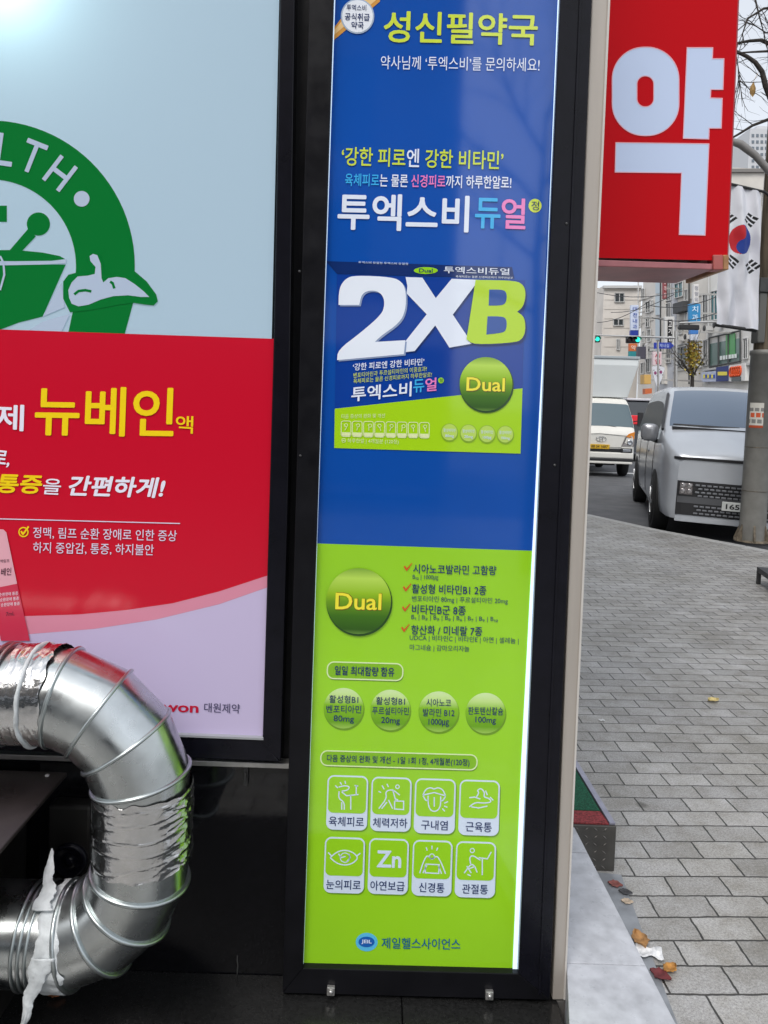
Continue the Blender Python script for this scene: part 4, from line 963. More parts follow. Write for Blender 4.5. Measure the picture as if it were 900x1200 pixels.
# ================================================================== VEHICLES
glass = mat('tinted_glass', (.125, .17, .235), .05, spec=.9, metal=.25)
glass2 = mat('dark_side_glass', (.012, .013, .015), .3, spec=.02)
rubber = mat('tyre_rubber', (.018, .018, .018), .8, var=.2)
rimm = mat('wheel_rim', (.35, .36, .37), .3, metal=.9)
def loft(stations, sec):
    """stations: list of y; sec(y) -> list of (x,z) from lower left over the roof to lower right"""
    return [[Vector((x, y, z)) for x, z in sec(y)] for y in stations]
def wheel(root, x, y, r_, wd, side):
    t = MB().lathe((x - wd / 2, y, r_), (1, 0, 0), [(0, r_ * .62), (.005, r_ * .93), (.03, r_), (wd - .03, r_), (wd - .005, r_ * .93), (wd, r_ * .62)], 32).build('wheel', rubber, root, local=True)
    xo = x + side * wd / 2
    m = MB().lathe((xo - side * .02, y, r_), (side, 0, 0), [(0, r_ * .62), (.022, r_ * .6), (.012, r_ * .5), (.02, r_ * .14), (.026, r_ * .12)], 28)
    for k in range(6):
        a = R(60 * k); c = Vector((xo + side * .004, y + math.cos(a) * r_ * .34, r_ + math.sin(a) * r_ * .34)); tn = Vector((0, -math.sin(a), math.cos(a))) * r_ * .07; rd = Vector((0, math.cos(a), math.sin(a))) * r_ * .22
        m.prism([c - tn - rd, c + tn - rd, c + tn + rd, c - tn + rd], (side * .012, 0, 0))
    m.build('rim', rimm, t, local=True)
def interp(tab, x):
    if x <= tab[0][0]: return tab[0][1]
    for (a, b), (c, d_) in zip(tab[:-1], tab[1:]):
        if x <= c: return b + (d_ - b) * (x - a) / (c - a)
    return tab[-1][1]
# ---- van
P = onZ(872, 621, ROADZ); 
vy = 9.95; vx = onY(873, 600, vy).x
vx -= .04
van = thing('parked_van', (vx, vy, ROADZ + .02), 'silver grey van parked behind the street pole facing the camera', 'van', rz=R(-14.5), ry=R(1.8)); VAN_SCALE = 1.06
silver = mat('silver_paint', (.57, .60, .64), .22, metal=.35, spec=.6, var=.04, scale=3)
silver_side = silver
topz = [(0, 1.02), (.04, 1.08), (.12, 1.13), (.35, 1.24), (.72, 1.38), (.80, 1.42), (1.2, 1.66), (1.6, 1.86), (1.8, 1.93), (2.1, 1.98), (2.8, 2.02), (4.6, 2.0), (5.0, 1.95), (5.22, 1.75)]
plan = [(0, .80), (.03, .86), (.08, .90), (.18, .945), (.4, .975), (.8, .99), (1.2, 1), (4.6, 1), (5.0, .97), (5.22, .9)]
def wz(z_): return interp([(.2, .93), (.35, .975), (.6, .995), (.95, 1.0), (1.2, .985), (1.35, .96), (1.7, .86), (2.05, .74)], z_)
NZ = 16
def vsec(y):
    zt_, pl_ = interp(topz, y), interp(plan, y); zb_ = interp([(0, .24), (.5, .26), (5.2, .3)], y); rc = min(.13, (zt_ - zb_) * .2); L = []
    for k in range(NZ): z_ = zb_ + (zt_ - rc - zb_) * k / (NZ - 1); L.append((wz(z_) * pl_, z_))
    xt = wz(zt_ - rc) * pl_
    for k in range(1, 5):
        a = R(90 * k / 4); L.append((xt - rc * 1.2 * (1 - math.cos(a)), zt_ - rc + rc * math.sin(a)))
    xe = L[-1][0]
    for k in range(1, 6): L.append((xe * (1 - k / 6), zt_ + .03 * (1 - (1 - k / 6) ** 2)))
    left = [(-x, z_) for x, z_ in L]; right = [(x, z_) for x, z_ in L[::-1]]
    return left + [(0, zt_ + .03)] + right
stv = [0, .015, .04, .08, .12, .2, .35, .5, .65, .72, .80, .9, 1.05, 1.2, 1.4, 1.6, 1.8, 2.1, 2.5, 2.9, 3.4, 3.9, 4.4, 4.7, 5.0, 5.12, 5.22]
g = loft(stv, vsec); NP = len(g[0])
bodyM, wsM, swM = MB(), MB(), MB(); wc = [(0, 0)]
archs = [(.95, .0), (4.25, .0)]
def cellkind(i, j):
    y0, y1 = stv[i], stv[i+1]; c = (g[i][j] + g[i][j+1] + g[i+1][j] + g[i+1][j+1]) / 4
    jj = min(j, NP - 2 - j)
    if .79 < y0 and y1 <= 1.81 and jj >= NZ + 2: return 'ws'
    if c.z > 1.28 and jj < NZ and c.y > 1.15 and c.y < 4.9 and (c.z < interp(topz, c.y) - .19): return 'sw'
    for ya, _ in archs:
        pass
    return 'body'
idx = {}
for kind, M_ in (('body', bodyM), ('ws', wsM), ('sw', swM)):
    vs = [p for rg in g for p in rg]; fs = [(i*NP+j, i*NP+j+1, (i+1)*NP+j+1, (i+1)*NP+j) for i in range(len(stv)-1) for j in range(NP-1) if cellkind(i, j) == kind]
    if kind != 'body':   # pull the glass a few millimetres proud
        vs = [p + (p - Vector((0, 2.6, 1.0))).normalized() * .004 for p in vs]
    M_.add(vs, fs, 0, True)
bodyM.add(g[0], [tuple(range(NP))], 0); bodyM.add(g[-1], [tuple(range(NP))], 0)
under = MB().box((-.86, .35, .2), (.86, 5.0, .75)); under.build('underbody', mat('underbody_black', (.01, .01, .01), .8), van, local=True)
vb_ = bodyM.build('body', silver, van, local=True)
# the shell reaches up over the glass opening: one inner dark shell keeps it from looking hollow
wsM.build('windshield', glass, van, local=True); swM.build('side_window', glass2, van, local=True)
for x in (-.86, .86):
    for y in (.95, 4.25):
        sgn_ = 1 if x > 0 else -1
        MB().lathe((sgn_ * .80, y, .37), (sgn_, 0, 0), [(0, .43), (.185, .43), (.20, .415), (.20, .36)], 40).build('wheel_arch', mat('arch_black', (.012, .012, .012), .7), van, local=True)
        wheel(van, sgn_ * .905, y, .35, .22, sgn_)
trim = mat('black_trim', (.02, .02, .022), .4); lamp_m = mat('lamp_glass', (.22, .20, .20), .1, spec=.8, metal=.4); chrome = mat('dark_chrome', (.16, .165, .175), .3, metal=.7)
# thin light bar under the bonnet
def front_pt(x, z_, out=.0):   # on the front face, following its plan curve
    fr = abs(x) / .98; y = interp([(0, 0), (.80, .0), (.86, .03), (.9, .08), (.95, .18), (1.0, .5)], fr); return Vector((x, y - out, z_))
def front_strip(z0_, z1_, x0_, x1_, out, th=.02, n=24):
    mb = MB(); A = [front_pt(x0_ + (x1_ - x0_) * k / n, z0_, out) for k in range(n + 1)]; B = [front_pt(x0_ + (x1_ - x0_) * k / n, z1_, out) for k in range(n + 1)]
    vs = A + B + [p + Vector((0, th, 0)) for p in A] + [p + Vector((0, th, 0)) for p in B]; m2 = n + 1; fs = []
    for k in range(n): fs += [(k, k+1, m2+k+1, m2+k), (2*m2+k+1, 2*m2+k, 3*m2+k, 3*m2+k+1), (k+1, k, 2*m2+k, 2*m2+k+1), (m2+k, m2+k+1, 3*m2+k+1, 3*m2+k)]
    fs += [(0, m2, 3*m2, 2*m2), (n, 2*m2+n, 3*m2+n, m2+n)]
    return mb.add(vs, fs)
front_strip(1.005, 1.04, -.86, .86, .012).build('light_bar', trim, van, local=True)
front_strip(.30, .735, -.80, .80, .012).build('grille', mat('grille_black', (.025, .025, .027), .4), van, local=True)
for r_ in range(9):
    if 3 <= r_ <= 4: continue
    mb = MB()
    z_ = .33 + r_ * .045
    for c_ in range(17):
        x = -.56 + c_ * .07 + (.035 if r_ % 2 else 0)
        if r_ < 4: x0_, x1_ = x - .026, x + .026
        else: x0_, x1_ = x - .026, x + .026
        mb.box((x0_, -.030, z_ - .011), (x1_, -.012, z_ + .011))
    mb.build('grille_bar_row', mat('grille_bar', (.25, .26, .28), .3, metal=.6), van, local=True, bevel=.004)
for sx in (-1, 1):
    mb = MB(); x0_, x1_ = sx * .60, sx * .79
    front_strip(.54, .735, min(x0_, x1_), max(x0_, x1_), .022, .03, 8).build('headlight', trim, van, local=True)
    h_ = front_strip(.565, .71, min(x0_, x1_) + .02, max(x0_, x1_) - .02, .032, .015, 8).build('headlight', lamp_m, van, local=True)
    for lx, lz in ((.655, .675), (.735, .675), (.655, .605), (.735, .605)):
        c_ = front_pt(sx * lx, lz, .033); MB().lathe(c_, (0, -1, 0), [(0, .034), (.006, .031), (.004, .02), (.008, .008)], 14).build('lens', mat('lens_dim', (.42, .40, .40), .15, metal=.8), h_, local=True)
front_strip(.455, .54, -.79, .79, .016).build('grille_panel', chrome, van, local=True)
pl = MB().box((-.26, -.05, .40), (.26, -.03, .515)).build('licence_plate', mat('plate_white', (.62, .64, .62), .5), van, local=True, bevel=.006)
def flat_text(body, x0_, x1_, z0_, z1_, y, m, parent, off=.02, rot=None):
    me = text_mesh(body, [m], None, off); xs_ = [v.co.x for v in me.vertices]; ys_ = [v.co.y for v in me.vertices]
    a, b, c, e_ = min(xs_), max(xs_), min(ys_), max(ys_)
    for v in me.vertices: v.co = Vector((x0_ + (v.co.x - a) / (b - a) * (x1_ - x0_), y - v.co.z, z0_ + (v.co.y - c) / (e_ - c) * (z1_ - z0_)))
    o = bpy.data.objects.new('lettering', me); COL.objects.link(o); o.parent = parent; return o
dk = paint('#181a1e', .5)
flat_text('165', -.215, -.055, .425, .49, -.0515, dk, pl, .03); flat_text('오', -.04, .02, .425, .49, -.0515, dk, pl, .02); flat_text('1', .195, .22, .425, .49, -.0515, dk, pl, .03)
front_strip(.215, .285, -.80, .80, .010).build('bumper_lip', silver, van, local=True)
# mirrors, handles, wipers, door seams, roof edge
for sx in (-1, 1):
    m = MB(); c = Vector((sx * 1.10, 1.02, 1.30)); nn = 14; rows_ = []
    for j in range(9):
        t = -1 + 2 * j / 8; q = math.sqrt(max(0, 1 - t ** 4)); rows_.append([c + Vector((math.copysign(abs(math.cos(2*math.pi*k/nn)) ** .6, math.cos(2*math.pi*k/nn)) * .12 * max(.35, q), t * .07, math.copysign(abs(math.sin(2*math.pi*k/nn)) ** .6, math.sin(2*math.pi*k/nn)) * .125 * max(.35, q))) for k in range(nn)])
    m.add([p for rg in rows_ for p in rg], [(j*nn+k, j*nn+(k+1) % nn, (j+1)*nn+(k+1) % nn, (j+1)*nn+k) for j in range(8) for k in range(nn)] + [tuple(range(nn)), tuple(range(8*nn, 9*nn))], 0, True)
    mo = m.build('wing_mirror', mat('mirror_grey', (.33, .34, .36), .28, metal=.5), van, local=True)
    MB().tube([c + Vector((-sx * .05, .02, -.1)), Vector((sx * .92, 1.1, 1.16))], .03, 8).build('mirror_arm', trim, mo, local=True)
    for y in (2.0,): MB().box((sx * .99 - .02, y, .98), (sx * .99 + .025, y + .2, 1.01)).build('door_handle', chrome, van, local=True, bevel=.008)
    for y in (1.25, 2.35, 3.7):
        MB().tube([(sx * (wz(z_) + .002), y + .04 * math.sin(z_), z_) for z_ in (.35, .6, .9, 1.2, 1.28)], .005, 5).build('door_seam', trim, van, local=True)
    front = MB().tube([(sx * (wz(interp(topz, y) - .1) * interp(plan, y) + .0), y, interp(topz, y) - .05) for y in (.78, .9, 1.2, 1.5, 1.8)], .02, 6); front.build('pillar_trim', trim, van, local=True)
for x0_, x1_ in ((-.82, .02), (-.02, .72)):
    MB().tube([(x0_, .82, 1.44), ((x0_ + x1_) / 2, .78, 1.425), (x1_, .80, 1.425)], [.01, .028, .026], 6).build('wiper', trim, van, local=True)
MB().box((-.84, .68, 1.36), (.84, .81, 1.41)).build('cowl', trim, van, local=True)

van.scale = (VAN_SCALE,) * 3
# ---- box truck
tY = 19.6; tX = onY(705, 500, tY).x
truck = thing('box_truck', (tX, tY, ROADZ), 'white cargo box truck with yellow plate standing on the road', 'truck', rz=R(-4))
wpaint = mat('truck_white', (.74, .73, .68), .3, spec=.5, var=.04, scale=2)
wbox = mat('truck_box_white', (.78, .82, .82), .4, var=.04, scale=1.5)
ttop = [(0, 1.12), (.04, 1.20), (.1, 1.26), (.16, 1.32), (.52, 1.99), (.62, 2.05), (.8, 2.08), (1.45, 2.08)]
tplan = [(0, .90), (.05, .955), (.12, .985), (.3, 1), (1.45, 1)]
def twz(z_): return interp([(.3, .86), (.5, .9), (1.2, .90), (1.5, .86), (2.1, .74)], z_)
def tsec(y):
    zt_, pl_ = interp(ttop, y), interp(tplan, y); zb_ = .36; rc = .09; L = []
    for k in range(NZ): z_ = zb_ + (zt_ - rc - zb_) * k / (NZ - 1); L.append((twz(z_) * pl_, z_))
    xt = twz(zt_ - rc) * pl_
    for k in range(1, 5): a = R(90 * k / 4); L.append((xt - rc * (1 - math.cos(a)), zt_ - rc + rc * math.sin(a)))
    xe = L[-1][0]
    for k in range(1, 6): L.append((xe * (1 - k / 6), zt_ + .015 * (1 - (1 - k / 6) ** 2)))
    return [(-x, z_) for x, z_ in L] + [(0, zt_ + .015)] + [(x, z_) for x, z_ in L[::-1]]
stt = [0, .02, .04, .07, .1, .16, .2, .3, .4, .48, .52, .57, .62, .7, .8, 1.1, 1.45]
gt = loft(stt, tsec); bM_, wM_, sM_ = MB(), MB(), MB()
def tk(i, j):
    c = (gt[i][j] + gt[i][j+1] + gt[i+1][j] + gt[i+1][j+1]) / 4; jj = min(j, NP - 2 - j)
    if stt[i] >= .159 and stt[i+1] <= .481 and jj >= NZ + 1: return 'ws'
    if jj < NZ and c.z > 1.3 and .42 < c.y < 1.35 and c.z < interp(ttop, c.y) - .15: return 'sw'
    return 'body'
for kind, M_ in (('body', bM_), ('ws', wM_), ('sw', sM_)):
    vs = [p for rg in gt for p in rg]
    if kind != 'body': vs = [p + (p - Vector((0, .8, 1.2))).normalized() * .005 for p in vs]
    M_.add(vs, [(i*NP+j, i*NP+j+1, (i+1)*NP+j+1, (i+1)*NP+j) for i in range(len(stt)-1) for j in range(NP-1) if tk(i, j) == kind], 0, True)
bM_.add(gt[0], [tuple(range(NP))]); bM_.add(gt[-1], [tuple(range(NP))])
bM_.build('cab', wpaint, truck, local=True); wM_.build('windshield', mat('truck_glass', (.10, .145, .165), .08, spec=.8, metal=.2), truck, local=True); sM_.build('side_window', glass2, truck, local=True)
# cargo box with a forward leaning front over the cab
mb = MB(); zt_ = 3.12
fr = [(-.78, .62, 2.10), (.78, .62, 2.10), (.97, .42, 2.95), (.97, .42, zt_), (-.97, .42, zt_), (-.97, .42, 2.95)]
bk = [(-.97, 4.6, .75), (.97, 4.6, .75), (.97, 4.6, 2.95), (.97, 4.6, zt_), (-.97, 4.6, zt_), (-.97, 4.6, 2.95)]
mb.add([(-.88, 1.5, .75), (.88, 1.5, .75), (.88, 1.5, zt_), (-.88, 1.5, zt_), (-.88, 4.6, .75), (.88, 4.6, .75), (.88, 4.6, zt_), (-.88, 4.6, zt_)], [(0,1,2,3), (4,7,6,5), (0,4,5,1), (1,5,6,2), (3,2,6,7), (0,3,7,4)])
cbx = mb.build('cargo_box', wbox, truck, local=True, bevel=.015)
mb = MB(); mb.add([Vector(p) for p in fr] + [Vector((x, 1.499, z_)) for x, _, z_ in fr], [(0,1,2,5), (5,2,3,4), (6,11,8,7), (11,10,9,8), (0,6,7,1), (1,7,8,2), (2,8,9,3), (3,9,10,4), (4,10,11,5), (5,11,6,0)])
mb.build('wind_deflector', wbox, truck, local=True, bevel=.02)
MB().box((-1.0, .39, zt_), (1.0, 4.62, zt_ + .07)).build('roof_rail', mat('rail_grey', (.42, .46, .48), .4, metal=.4), truck, local=True, bevel=.01)
MB().box((-.45, .3, .3), (.45, 4.5, .72)).build('chassis', mat('underbody_black', (.01, .01, .01), .8), truck, local=True)
def t_plate(x0_, x1_, z0_, z1_, y0_, y1_, m, name, bev=.01, lab=None): return MB().box((x0_, y0_, z0_), (x1_, y1_, z1_)).build(name, m, truck, local=True, bevel=bev, label=lab)
t_plate(-.84, .84, .50, .66, -.06, .02, wpaint, 'bumper', .03); t_plate(-.84, .84, .40, .50, -.05, .02, trim, 'bumper', .02)
t_plate(-.66, .62, .665, .755, -.035, .01, trim, 'grille'); t_plate(-.82, .82, .36, .425, -.055, -.0, wpaint, 'bumper_lip', .015)
tp_ = t_plate(-.30, .22, .74, .86, -.055, -.035, mat('plate_yellow', (.66, .40, .02), .5), 'licence_plate', .008)
flat_text('88 04 1687', -.25, .17, .765, .835, -.0565, dk, tp_, .02)
for sx in (-1, 1):
    a_, b_ = sorted((sx * .56, sx * .855)); hl = MB()
    hl.prism([Vector((sx * .52, -.012, .82)), Vector((sx * .855, -.0, .82)), Vector((sx * .86, .04, 1.20)), Vector((sx * .66, -.005, 1.12))], (0, .04, 0)); h_ = hl.build('headlight', lamp_m, truck, local=True, bevel=.01)
    MB().prism([Vector((sx * .64, -.022, 1.07)), Vector((sx * .85, .01, 1.02)), Vector((sx * .865, .02, 1.21)), Vector((sx * .70, -.015, 1.15))], (0, .03, 0)).build('indicator', mat('amber_lens', (.72, .24, .02), .2), h_, local=True, bevel=.006)
    MB().lathe((sx * .74, -.02, .93), (0, -1, 0), [(0, .075), (.012, .07), (.012, .05), (.004, .03)], 16).build('lens', mat('lens_chrome', (.6, .62, .65), .12, metal=.9), h_, local=True)
    a_, b_ = sorted((sx * .50, sx * .80)); t_plate(a_, b_, .655, .775, -.062, -.02, trim, 'fog_light', .02); t_plate(a_ + .06, b_ - .04, .68, .75, -.07, -.05, mat('lens_chrome', (.6, .62, .65), .12, metal=.9), 'fog_light', .01)
    MB().box((sx * 1.06 - .07, .28, 1.35), (sx * 1.06 + .07, .34, 1.72)).tube([(sx * .84, .4, 1.45), (sx * 1.03, .31, 1.5)], .015, 6).build('wing_mirror', trim, truck, local=True, bevel=.02)
    for y in (.65, 3.6): wheel(truck, sx * .74, y, .33, .2, sx)
for x0_, x1_ in ((-.74, -.06), (.0, .62)): MB().tube([(x0_, .19, 1.35), (x0_ * .5 + x1_ * .5, .16, 1.33), (x1_, .15, 1.27)], .014, 6).build('wiper', trim, truck, local=True)
MB().tube([(-.86, -.004, 1.10), (0, -.012, 1.14), (.80, -.004, 1.08)], .006, 5).tube([(-.8, -.014, .79), (.52, -.014, .79), (.62, -.012, 1.08)], .006, 5).build('panel_seam', mat('seam_grey', (.3, .3, .28), .6), truck, local=True)
em = MB(); em.tube([(.13 * math.cos(2*math.pi*k/28) - .0, -.022, 1.0 + .062 * math.sin(2*math.pi*k/28)) for k in range(28)], .007, 6, closed=True)
em.tube([(-.045, -.022, .955), (-.028, -.022, 1.045)], .007, 6).tube([(.028, -.022, .955), (.045, -.022, 1.045)], .007, 6).tube([(-.036, -.022, .995), (0, -.022, 1.01), (.036, -.022, 1.005)], .006, 6)
em.build('emblem', mat('emblem_chrome', (.4, .42, .45), .2, metal=.8), truck, local=True)

# ---- hatchback between them, seen from behind
cY = 26.0; cX = onY(751, 490, cY).x + .45
car = thing('parked_car', (cX, cY, ROADZ), 'dark car with pale roof and red tail light between truck and van', 'car', rz=R(-3))
ctop = [(0, 1.02), (.05, 1.1), (.5, 1.58), (.9, 1.66), (2.2, 1.64), (3.0, 1.16), (3.9, .98), (4.3, .8)]
def cwz(z_): return interp([(.2, .86), (.6, .92), (1.0, .9), (1.7, .68)], z_)
def csec(y):
    zt_ = interp(ctop, y); pl_ = interp([(0, .92), (.15, .99), (3.8, 1), (4.3, .85)], y); zb_ = .25; rc = .1; L = []
    for k in range(NZ): z_ = zb_ + (zt_ - rc - zb_) * k / (NZ - 1); L.append((cwz(z_) * pl_, z_))
    xt = cwz(zt_ - rc) * pl_
    for k in range(1, 5): a = R(90 * k / 4); L.append((xt - rc * (1 - math.cos(a)), zt_ - rc + rc * math.sin(a)))
    xe = L[-1][0]
    for k in range(1, 6): L.append((xe * (1 - k / 6), zt_ + .01))
    return [(-x, z_) for x, z_ in L] + [(0, zt_ + .01)] + [(x, z_) for x, z_ in L[::-1]]
stc = [0, .05, .15, .3, .5, .7, .9, 1.5, 2.2, 2.6, 3.0, 3.5, 3.9, 4.3]; gc = loft(stc, csec); cb1, cb2 = MB(), MB()
for kind, M_ in (('b', cb1), ('g', cb2)):
    fs = []
    for i in range(len(stc)-1):
        for j in range(NP-1):
            jj = min(j, NP-2-j); c = (gc[i][j] + gc[i+1][j+1]) / 2
            gl = (.05 <= stc[i] and stc[i+1] <= .5 and jj >= NZ + 1) or (jj < NZ and c.z > 1.02 and .4 < c.y < 2.6 and c.z < interp(ctop, c.y) - .13)
            if gl == (kind == 'g'): fs.append((i*NP+j, i*NP+j+1, (i+1)*NP+j+1, (i+1)*NP+j))
    M_.add([p for rg in gc for p in rg], fs, 0, True)
cb1.add(gc[0], [tuple(range(NP))]).add(gc[-1], [tuple(range(NP))])
cb1.build('body', mat('car_dark', (.06, .065, .075), .25, spec=.6), car, local=True); cb2.build('window', mat('car_rear_glass', (.05, .055, .06), .1), car, local=True)
MB().box((-.62, .55, 1.64), (.62, 2.3, 1.705)).build('roof_panel', mat('car_roof', (.62, .62, .66), .3), car, local=True, bevel=.02)
for sx in (-1, 1):
    a_, b_ = sorted((sx * .35, sx * .86)); MB().box((a_, -.03, 1.0), (b_, .12, 1.24)).build('tail_light', mat('tail_red', (.55, .02, .03), .2, emit=.25), car, local=True, bevel=.02)
    for y in (.8, 3.4): wheel(car, sx * .8, y, .32, .2, sx)
MB().box((-.3, -.02, .7), (.3, .01, .82)).build('licence_plate', mat('plate_white', (.62, .64, .62), .5), car, local=True)

car.scale = (1.22, 1.22, 1.3)
# ================================================================== BACKGROUND BUILDINGS
FP = street(XR, 50)              # a point of the right-hand facade line
FN = -SNOR                        # it faces the street, to the left
def fac(u, v, out=0.0): return on_plane(u, v, FP + FN * out, FN)
def along(u): return fac(u, 483).dot(SDIR)
def wall_box(name, label, u_near, u_far, ztop_, m, group='buildings along the far street'):
    y0, y1 = along(u_near), along(u_far)
    t = thing(name, street(XR + 4, (y0 + y1) / 2), label, 'building', group)
    q = [street(XR, y0 + .02), street(XR + 9, y0 + .02), street(XR + 9, y1 - .02), street(XR, y1 - .02)]
    MB().prism([p + Vector((0, 0, ztop_)) for p in q], (0, 0, -ztop_ - .15)).build('walls', m, t)
    return t
def fpan(parent, name, c4, m, proud=.06, th=.2, lab=None, bevel=0):
    return MB().prism([fac(u, v, proud) for u, v in c4], -FN * th).build(name, m, parent, label=lab, bevel=bevel)
def frect(u0, v0, u1, v1):     # facade rectangle: horizontal edges run to the vanishing point
    def yy(u, uref, v): return 484 + (v - 484) * (u - 415) / (uref - 415)
    return [(u0, yy(u0, u1, v0)), (u1, v0), (u1, v1), (u0, yy(u0, u1, v1))]
stone_w = mat('render_white', (.70, .69, .66), .75, var=.1, scale=.6); stone_b = mat('stone_beige', (.62, .59, .54), .75, var=.12, scale=.5); stone_g = mat('panel_grey', (.48, .49, .52), .6, var=.12, scale=.5)
wglass = mat('window_teal', (.05, .16, .18), .1, spec=.8); wdark = mat('window_dark', (.035, .045, .05), .12, spec=.7); wframe = mat('window_frame', (.5, .5, .49), .5)
def window(parent, c4, m=None, proud=.05):
    f_ = fpan(parent, 'window', c4, m or wdark, proud, .12)
    cu_, cv_ = sum(p[0] for p in c4) / 4, sum(p[1] for p in c4) / 4
    for k in (0, 2): 
        a, b = c4[k], c4[(k + 1) % 4]
    L = MB(); P4 = [fac(u, v, proud + .05) for u, v in c4]
    for a, b in zip(P4, P4[1:] + P4[:1]): L.tube([a, b], .05, 4)
    L.tube([(P4[0] + P4[1]) / 2, (P4[2] + P4[3]) / 2], .035, 4)
    L.build('frame', wframe, f_)
    return f_
r1 = wall_box('shop_building', 'pale building behind the street pole with large green film window', 930, 822, 13.6, stone_w)
r2 = wall_box('tiled_building', 'beige building with teal windows beside the blue vertical sign', 822, 787, 14.5, stone_b)
r3 = wall_box('panel_building', 'narrow grey panelled building behind the black and white sign', 787, 766, 14.0, stone_g)
r4 = wall_box('stone_building', 'beige stone building at far end of the right hand row', 766, 746, 13.0, mat('stone_far', (.64, .61, .57), .75, var=.12, scale=.5))
# r1 details
gw = fpan(r1, 'window', frect(831, 396, 867.5, 387.5)[:2] + [(867.5, 423.5), (831, 430)], mat('film_grey_green', (.12, .19, .17), .2, spec=.6), .05, .1)
fpan(gw, 'green_film', [(850.5, 392.5), (861, 390.2), (861, 419), (850.5, 421)], mat('film_green', (.07, .30, .09), .3), .10, .03)
mb = MB()
for c in ([(831, 396), (867.5, 387.5)], [(867.5, 387.5), (867.5, 423.5)], [(867.5, 423.5), (831, 430)], [(831, 430), (831, 396)], [(842, 393.6), (842, 428)], [(853.5, 391), (853.5, 426)]): mb.tube([fac(*c[0], .12), fac(*c[1], .12)], .06, 4)
mb.build('frame', mat('dark_frame', (.06, .065, .065), .5), gw)
mb = MB()
for k in range(6):
    u = 843.5 + k * 3.4; mb.prism([fac(u, 422 - k * .5, .14), fac(u + 2.4, 421.7 - k * .5, .14), fac(u + 2.4, 417 - k * .5, .14), fac(u, 417.4 - k * .5, .14)], -FN * .02)
mb.build('window_lettering', paint('#dfe6e4'), gw)
window(r1, frect(823.5, 344, 829, 343)[:2] + [(829, 376), (823.5, 377)]); window(r1, [(833, 342), (841, 340), (841, 374.5), (833, 376)], wglass)
window(r1, [(824, 399), (829, 398), (829, 428), (824, 429)]); window(r1, [(846, 262), (856, 255), (856, 300), (846, 305)], wglass); window(r1, [(893.5, 232), (900, 228), (900, 262), (893.5, 266)], wdark)
fpan(r1, 'cornice', [(822, 433), (905, 421), (905, 424), (822, 435)], wframe, .25, .3)
for (c4, m_, nm) in (([(822, 436.5), (840, 434.5), (840, 447), (822, 447.5)], paint('#b7bfd6'), 'shop_sign'), ([(839, 430.5), (853.5, 428.5), (853.5, 446), (839, 447)], paint('#1d2f74'), 'shop_sign'), ([(854, 429), (873, 425.5), (873, 446), (854, 447)], paint('#d6d6d4'), 'shop_sign')):
    s_ = fpan(r1, nm, c4, m_, .3, .35)
    if m_ is MATS.get('paint_d6d6d4_45_'):
        mb = MB()
        for k in range(5): 
            cc = fac(856.5 + k * 2.5, 436 - k * .3, .34); mb.tube([cc + SDIR * .16 * math.cos(2*math.pi*q/12) + Vector((0, 0, .28 * math.sin(2*math.pi*q/12))) for q in range(12)], .06, 5, closed=True)
        mb.build('lettering', mat('neon_orange', '#d8501c', .5), s_)
        fpan(s_, 'shop_entrance', [(857, 442), (868, 441.5), (868, 447), (857, 447)], wdark, .33, .05)
    else:
        mb = MB(); cols_ = [paint('#e8d84c'), paint('#2b4fb0'), paint('#c94a8c')]
        for k in range(6):
            u = c4[0][0] + 2 + k * (c4[1][0] - c4[0][0] - 4) / 6; v = (c4[0][1] + c4[3][1]) / 2 - 1
            mb.prism([fac(u, v + 2.2, .34), fac(u + 1.9, v + 2, .34), fac(u + 1.9, v - 2.2, .34), fac(u, v - 2, .34)], -FN * .02, k % 2 if m_ is not MATS.get('paint_1d2f74_45_') else 0)
        mb.build('lettering', cols_, s_)
# r2 details
window(r2, [(790.5, 333), (800, 330), (800, 347), (790.5, 350)], wglass); window(r2, [(790.5, 300), (800, 296), (800, 318), (790.5, 321)], wglass)
fpan(r2, 'balcony', [(788.5, 356), (800, 352.5), (800, 364), (788.5, 368)], mat('balcony_dark', (.05, .052, .055), .6), .5, .5)
window(r2, [(795, 376), (799, 375), (799, 391), (795, 392)]); window(r2, [(802, 340), (806, 339), (806, 358), (802, 359)]); window(r2, [(790, 408), (805, 405), (805, 428), (790, 430)], wdark)
for v in (345, 372, 398, 430): fpan(r2, 'string_course', [(787.5, 484 + (v - 484) * (787.5 - 415) / (822 - 415)), (821, v), (821, v + 1.2), (787.5, 484 + (v + 1.2 - 484) * (787.5 - 415) / (822 - 415))], wframe, .08, .1)
# r3 details
pale = mat('panel_pale_blue', (.46, .54, .60), .4)
for (a, b) in ((768, 773.5),): 
    for v0, v1 in ((330, 344), (346, 369), (373, 398), (404, 420)): fpan(r3, 'wall_panel', [(a, v0), (b, v0 - 1), (b, v1), (a, v1)], pale, .08, .1)
for v0, v1 in ((330, 352), (356, 372), (405, 425)): window(r3, [(780.5, v0), (785.5, v0 - 1), (785.5, v1), (780.5, v1 + .5)], wdark)
fpan(r3, 'pilaster', [(775, 320), (779, 318), (779, 450), (775, 450)], stone_b, .2, .25)
